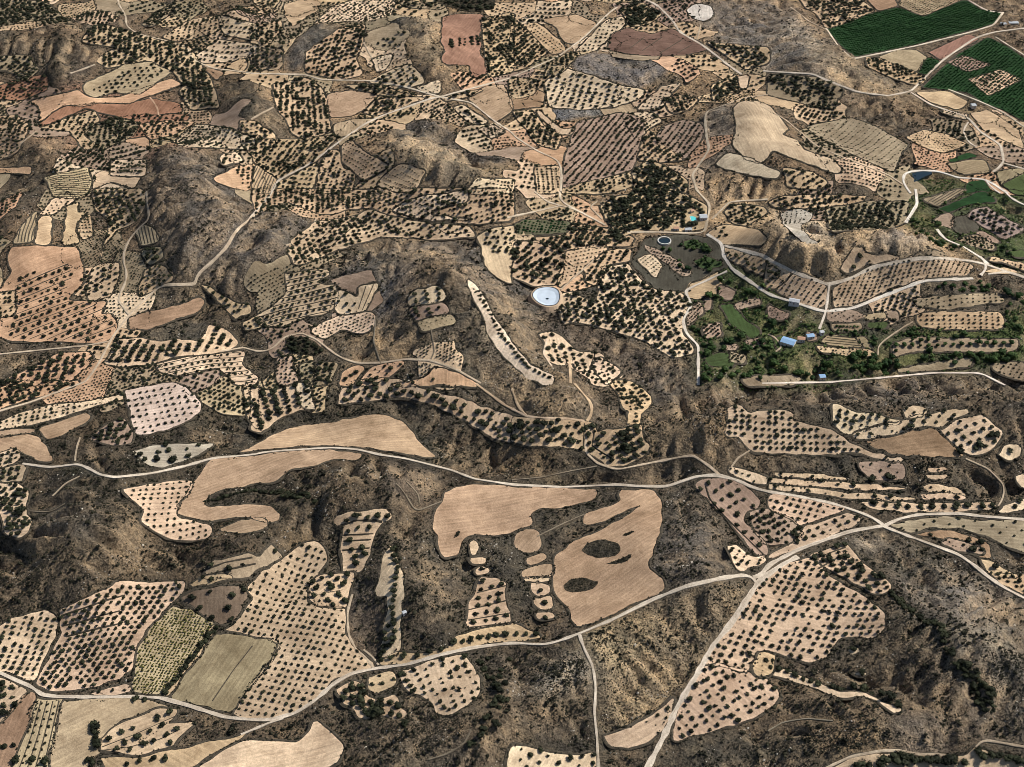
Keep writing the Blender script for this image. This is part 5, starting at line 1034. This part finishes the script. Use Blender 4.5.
# shrubs on the wild slopes and on the margins
N = 640000
yy = rng.uniform(620, 2800, N); xx = rng.uniform(-1, 1, N) * (yy * CP + CAM_H * SP_) * TH * 1.08
k = np.abs(xx) < 1280; xx, yy = xx[k], yy[k]
a = at_cell(xx, yy); occ = blur(MASK | ROADMASK, 1, 1) > .25
dn = (DENS[a] + .28 * np.clip(samp(GUL, xx, yy) - 1.6, 0, 4)) * np.clip(.46 + 1.2 * fbm(xx / 22, yy / 22, 141, 3), .04, 1)
k = (~occ[a]) & (rng.random(len(xx)) < dn); xx, yy = xx[k], yy[k]
dia = np.exp(rng.normal(.42, .4, len(xx))); dia = np.clip(dia, .7, 4.2); big = rng.random(len(xx)) < .035; dia[big] = rng.uniform(3, 5.5, big.sum())
E = np.array(EDGE); E = E[(np.abs(E[:, 0]) < 1280) & (E[:, 1] > 570) & (E[:, 1] < 2850)]
E = E[~((blur(ROADMASK, 1, 1) > .55)[at_cell(E[:, 0], E[:, 1])])]
ez = np.where(MASK[at_cell(E[:, 0], E[:, 1])], zs(E[:, 0], E[:, 1]) + .35, tz(E[:, 0], E[:, 1]))
SH = np.vstack([np.column_stack([xx, yy, tz(xx, yy) - .1, dia]), np.column_stack([E[:, 0], E[:, 1], ez, E[:, 2]])])
for s_, u_, v_, z_ in SPECK:                       # scrub planted in faint rows
    P_ = pts(s_); G_ = unproj(resample(P_, 5)); c_ = P_.mean(0); U_, V_ = gvec(c_, u_), gvec(c_, v_); c0 = G_.mean(0); q_ = np.arange(-160, 161)
    a_, b_ = np.meshgrid(q_, q_, indexing='ij'); X_ = c0[0] + a_.ravel() * U_[0] + b_.ravel() * V_[0] + rng.normal(0, .45, a_.size); Y_ = c0[1] + a_.ravel() * U_[1] + b_.ravel() * V_[1] + rng.normal(0, .45, a_.size)
    k = inside(G_, X_, Y_) & ~occ[at_cell(X_, Y_)] & (rng.random(X_.size) < .8); X_, Y_ = X_[k], Y_[k]
    SH = np.vstack([SH, np.column_stack([X_, Y_, tz(X_, Y_) - .1, rng.uniform(.75, 1.25, len(X_)) * z_])])
print('SHRUBS', len(SH))
# pale stones and outcrops
N = 150000; yy = rng.uniform(620, 2800, N); xx = rng.uniform(-1, 1, N) * (yy * CP + CAM_H * SP_) * TH * 1.08
k = np.abs(xx) < 1280; xx, yy = xx[k], yy[k]; a = at_cell(xx, yy)
k = (~occ[a]) & (rng.random(len(xx)) < np.clip(-.05 + 1.5 * fbm(xx / 30, yy / 30, 341, 3) + .5 * (colr[a].max(1) - .1), 0, .9)); xx, yy = xx[k], yy[k]
M_ROCK = leaf_material('pale_rock', (.20, .18, .15), (.46, .41, .34))
def rock_mesh(seed):
    r = np.random.default_rng(seed); p = [(0, 0, .45), *[(math.cos(t) * .5, math.sin(t) * .45, .15) for t in np.arange(6) * 1.047], *[(math.cos(t + .4) * .42, math.sin(t + .4) * .4, -.2) for t in np.arange(6) * 1.047]]
    p = [tuple(np.array(q) * r.uniform(.75, 1.25, 3)) for q in p]; f = [(0, 1 + i, 1 + (i + 1) % 6) for i in range(6)] + [(1 + i, 7 + i, 7 + (i + 1) % 6, 1 + (i + 1) % 6) for i in range(6)]
    return mesh('rock', p, f, M_ROCK)
mass('loose_rocks', np.column_stack([xx, yy, tz(xx, yy), np.clip(np.exp(rng.normal(.05, .45, len(xx))), .4, 3.2)]), [rock_mesh(k) for k in range(4)], 'pale stones and small outcrops strewn over the slopes', .3)
print('ROCKS', len(xx))
mass('scrub', SH, shrubs, 'low dark shrubs covering slopes and field margins', .3)
# ------------------------------------------------------------------ buildings, basins and ponds
M_WALL = flat_material('limewashed_wall', (.62, .56, .48)); M_BLUE = flat_material('blue_metal_roof', (.20, .33, .50), .45, .12, .5, .5); M_WHITE = flat_material('white_render', (.58, .56, .55)); M_TILE = flat_material('clay_roof', (.40, .24, .16)); M_DARKG = flat_material('window_glass', (.03, .035, .04), .1, .05, 1, .5); M_DOOR = flat_material('door_paint', (.16, .11, .07)); M_GREYR = flat_material('grey_sheet_roof', (.38, .40, .42), .5)
M_LINER = flat_material('pale_basin_liner', (.46, .53, .60), .5, .10, .12); M_POOL = flat_material('pool_water', (.10, .52, .52), .08, .05, .3, .5); M_WATER = flat_material('dark_pond_water', (.010, .022, .03), .06, .1, .1, .5); M_CONC = flat_material('pale_concrete', (.55, .52, .47)); M_BANKS = flat_material('basin_bank_soil', (.42, .31, .21))
def box(x0, y0, z0, x1, y1, z1):
    V = [(x, y, zz) for zz in (z0, z1) for x, y in ((x0, y0), (x1, y0), (x1, y1), (x0, y1))]
    return V, [(3, 2, 1, 0), (4, 5, 6, 7), (0, 1, 5, 4), (1, 2, 6, 5), (2, 3, 7, 6), (3, 0, 4, 7)]
def house(name, px, py, L, Wd, h, rot, wm, rm, label, rise=1.4, shed=False, nwin=3, cat='building'):
    p = unproj(np.array([[px, py]]))[0]; a = R(rot); c, s = math.cos(a), math.sin(a)
    cz = [float(zs(p[0] + c * i * L / 2 - s * j * Wd / 2, p[1] + s * i * L / 2 + c * j * Wd / 2)) for i in (-1, 1) for j in (-1, 1)]; base = max(cz) + .5; deep = base - min(cz) + 1
    e = link(name, None, label=label, cat=cat, loc=(p[0], p[1], base), rz=a)
    link('wall', mesh('wall', *box(-L / 2, -Wd / 2, -deep, L / 2, Wd / 2, h), wm), e)
    o = .4; x, y = L / 2 + o, Wd / 2 + o; t = .18
    sec = [(-y, h - .06), (y, h + rise), (y, h + rise + t), (-y, h - .06 + t)] if shed else [(-y, h - .12), (0, h + rise), (y, h - .12), (y, h - .12 + t), (0, h + rise + t), (-y, h - .12 + t)]
    n = len(sec); V = [(k * x, a_, b_) for k in (-1, 1) for a_, b_ in sec]; Fs = [(i, (i + 1) % n, n + (i + 1) % n, n + i) for i in range(n)] + ([(3, 2, 1, 0), (4, 5, 6, 7)] if shed else [(0, 5, 4, 1), (1, 4, 3, 2), (6, 7, 10, 11), (7, 8, 9, 10)])
    rf = link('roof', mesh('roof', V, Fs, rm), e)
    for k in range(1, int(L // 3)):
        xx = -x + 2 * x * k / int(L // 3)
        if not shed: link('roof_seam', mesh('roof_seam', [(xx - .08, -y, h - .12 + t), (xx + .08, -y, h - .12 + t), (xx + .08, 0, h + rise + t + .08), (xx - .08, 0, h + rise + t + .08), (xx - .08, -y, h + t - .02), (xx + .08, -y, h + t - .02)], [(4, 5, 2, 3), (0, 1, 5, 4)], rm), rf)
    if shed or True:
        G = [(-L / 2, -Wd / 2 + .0, h), (-L / 2, 0, h + rise - .05), (-L / 2, Wd / 2, h), (L / 2, -Wd / 2, h), (L / 2, 0, h + rise - .05), (L / 2, Wd / 2, h)]
        if not shed: link('gable', mesh('gable', G, [(0, 1, 2), (3, 5, 4)], wm), e)
    link('door', mesh('door', *box(-.6, -Wd / 2 - .06, -.4, .7, -Wd / 2 + .05, 2.0), M_DOOR), e)
    for k in range(nwin):
        xx = -L / 2 + L * (k + .5) / nwin
        if abs(xx) < 1.4: continue
        w = link('window', mesh('window', *box(xx - .6, -Wd / 2 - .05, 1.0, xx + .6, -Wd / 2 + .05, 2.1), M_DARKG), e)
        link('sill', mesh('sill', *box(xx - .75, -Wd / 2 - .16, .88, xx + .75, -Wd / 2 - .01, .98), M_CONC), w)
    return e
house('farm_barn', 788, 344, 17, 12, 4.2, -28, M_WALL, M_BLUE, 'large barn with a blue metal roof in the green valley')
house('farm_shed', 810, 338, 9, 6, 3, 12, M_WALL, M_BLUE, 'small blue roofed shed behind the large blue barn', .9)
house('farmhouse', 801, 341, 9, 6, 3.6, -10, M_WHITE, M_TILE, 'cream farmhouse with clay roof between the two blue roofs', 1.2)
house('farmhouse', 794, 304, 13, 7, 3.8, -18, M_WHITE, M_GREYR, 'white house with pale blue grey roof under the short vineyard', 1.2)
house('farm_shed', 822, 378.5, 7, 6, 3, 5, M_WALL, M_BLUE, 'lone small shed with dull blue roof beside the white lane', .8)
house('farm_shed', 821.5, 334, 5, 4.5, 3, 20, M_WHITE, M_GREYR, 'tiny white hut where the lane meets the farm', .7)
house('villa', 703, 219, 10, 9, 4, 3, M_WHITE, M_GREYR, 'white villa beside the turquoise pool', 1.0)
house('farm_shed', 688, 231, 9, 5, 3, 8, M_WHITE, M_GREYR, 'white outbuilding along the lane below the villa', .8); house('farm_shed', 676, 230, 7, 5, 3, 2, M_WHITE, M_TILE, 'clay roofed outbuilding along the lane below the villa', .8)
house('farm_shed', 692, 212.5, 5, 4, 3, 30, M_WALL, M_TILE, 'pinkish hut among trees above the pool', .8)
for k, (x, y, l, t) in enumerate(((1013, 24.5, 16, 'long pale shed at the junction beside the green crop'), (1003, 25.5, 9, 'short pale shed next to the long junction shed'), (973, 107, 7, 'small grey roofed hut between the green crops'))): house('farm_shed', x, y, l, 7, 3.4, 4 * k, M_WALL, M_GREYR, t, .8)
house('stone_hut', 404.5, 614.5, 3.6, 3, 2.2, 30, M_WHITE, M_GREYR, 'tiny white hut alone in dark scrub beside the gully plot', .5, nwin=1)
def ring_mesh(name, C0, prof, out, mat, cap=False, n=40):
    """rings round an outline: prof = list of (scale, height)"""
    V = []; Fs = []
    for s, hh in prof: V += [(x * s, y * s, hh) for x, y in out]
    n = len(out)
    for k in range(len(prof) - 1): Fs += [(k * n + i, k * n + (i + 1) % n, (k + 1) * n + (i + 1) % n, (k + 1) * n + i) for i in range(n)]
    if cap: Fs.append(tuple(range((len(prof) - 1) * n, len(prof) * n)))
    return mesh(name, V, Fs, mat)
def outline(s, n=40):
    G = resample(chaikin(unproj(pts(s)), True, 2), 1.0); G = resample(G, len(G) / n) if False else G[np.linspace(0, len(G) - 1, n).astype(int)]; c = G.mean(0)
    A = 0.5 * np.sum(G[:, 0] * np.roll(G[:, 1], -1) - np.roll(G[:, 0], -1) * G[:, 1]); G = G if A > 0 else G[::-1]
    return c, [tuple(p - c) for p in G]
c, o = outline('12: 78,415 98,392 145,386 185,398 192,435 178,462 135,466 98,445'); b = max(float(zs(c[0] + x, c[1] + y)) for x, y in o) - .6
e = link('reservoir', None, label='pale lined irrigation reservoir with a dark drain spot', cat='reservoir', loc=(c[0], c[1], b))
link('embankment', ring_mesh('embankment', c, [(1.35, -4), (1.12, 1.9), (1.03, 2.1)], o, M_BANKS), e); link('rim', ring_mesh('rim', c, [(1.03, 2.0), (1.03, 2.35), (.98, 2.35), (.98, 1.9)], o, M_DARKG), e)
link('liner', ring_mesh('liner', c, [(.985, 2.1), (.72, .7), (.3, .5), (.02, .48)], o, M_LINER, True), e)
t = np.linspace(0, 6.283, 18)[:-1]; link('drain', mesh('drain', [(math.cos(a) * 2.1 + .6, math.sin(a) * 1.6 - 4, .62) for a in t] + [(math.cos(a) * 1.8 + .6, math.sin(a) * 1.4 - 4, .95) for a in t], [(i, (i + 1) % 17, 17 + (i + 1) % 17, 17 + i) for i in range(17)] + [tuple(range(17, 34))], M_WATER), e)
p = unproj(np.array([[664.3, 241.5]]))[0]; b = float(zs(*p)); circ = [(9 * math.cos(a), 9 * math.sin(a)) for a in np.linspace(0, 6.283, 41)[:-1]]
e = link('water_tank', None, label='round concrete tank of dark water beside the dark fallow field', cat='water tank', loc=(p[0], p[1], b + .4))
link('tank_wall', ring_mesh('tank_wall', p, [(1.06, -3), (1.04, 1.8), (.9, 1.8), (.88, -1)], circ, M_CONC), e); link('water_surface', mesh('water_surface', [(x * .9, y * .9, .9) for x, y in circ], [tuple(range(40))], M_WATER), e)
p = unproj(np.array([[693.3, 219]]))[0]; b = float(zs(*p)); e = link('swimming_pool', None, label='turquoise swimming pool beside the white villa', cat='pool', loc=(p[0], p[1], b + .9), rz=.1)
V, Fs = box(-4.6, -6.6, -2, 4.6, 6.6, 0); link('deck', mesh('deck', V, Fs, M_CONC), e); link('water_surface', mesh('water_surface', *box(-3.6, -5.6, -.5, 3.6, 5.6, .05), M_POOL), e)
c, o = outline('03: 552,712 562,695 600,690 640,692 662,698 620,712 590,728 566,728'); b = float(zs(*c))
link('pond', ring_mesh('pond', c, [(1.02, -2), (1.0, .75)], o, M_WATER, True), kind='structure', label='dark pond inside the white looping road', loc=(c[0], c[1], b + .2))
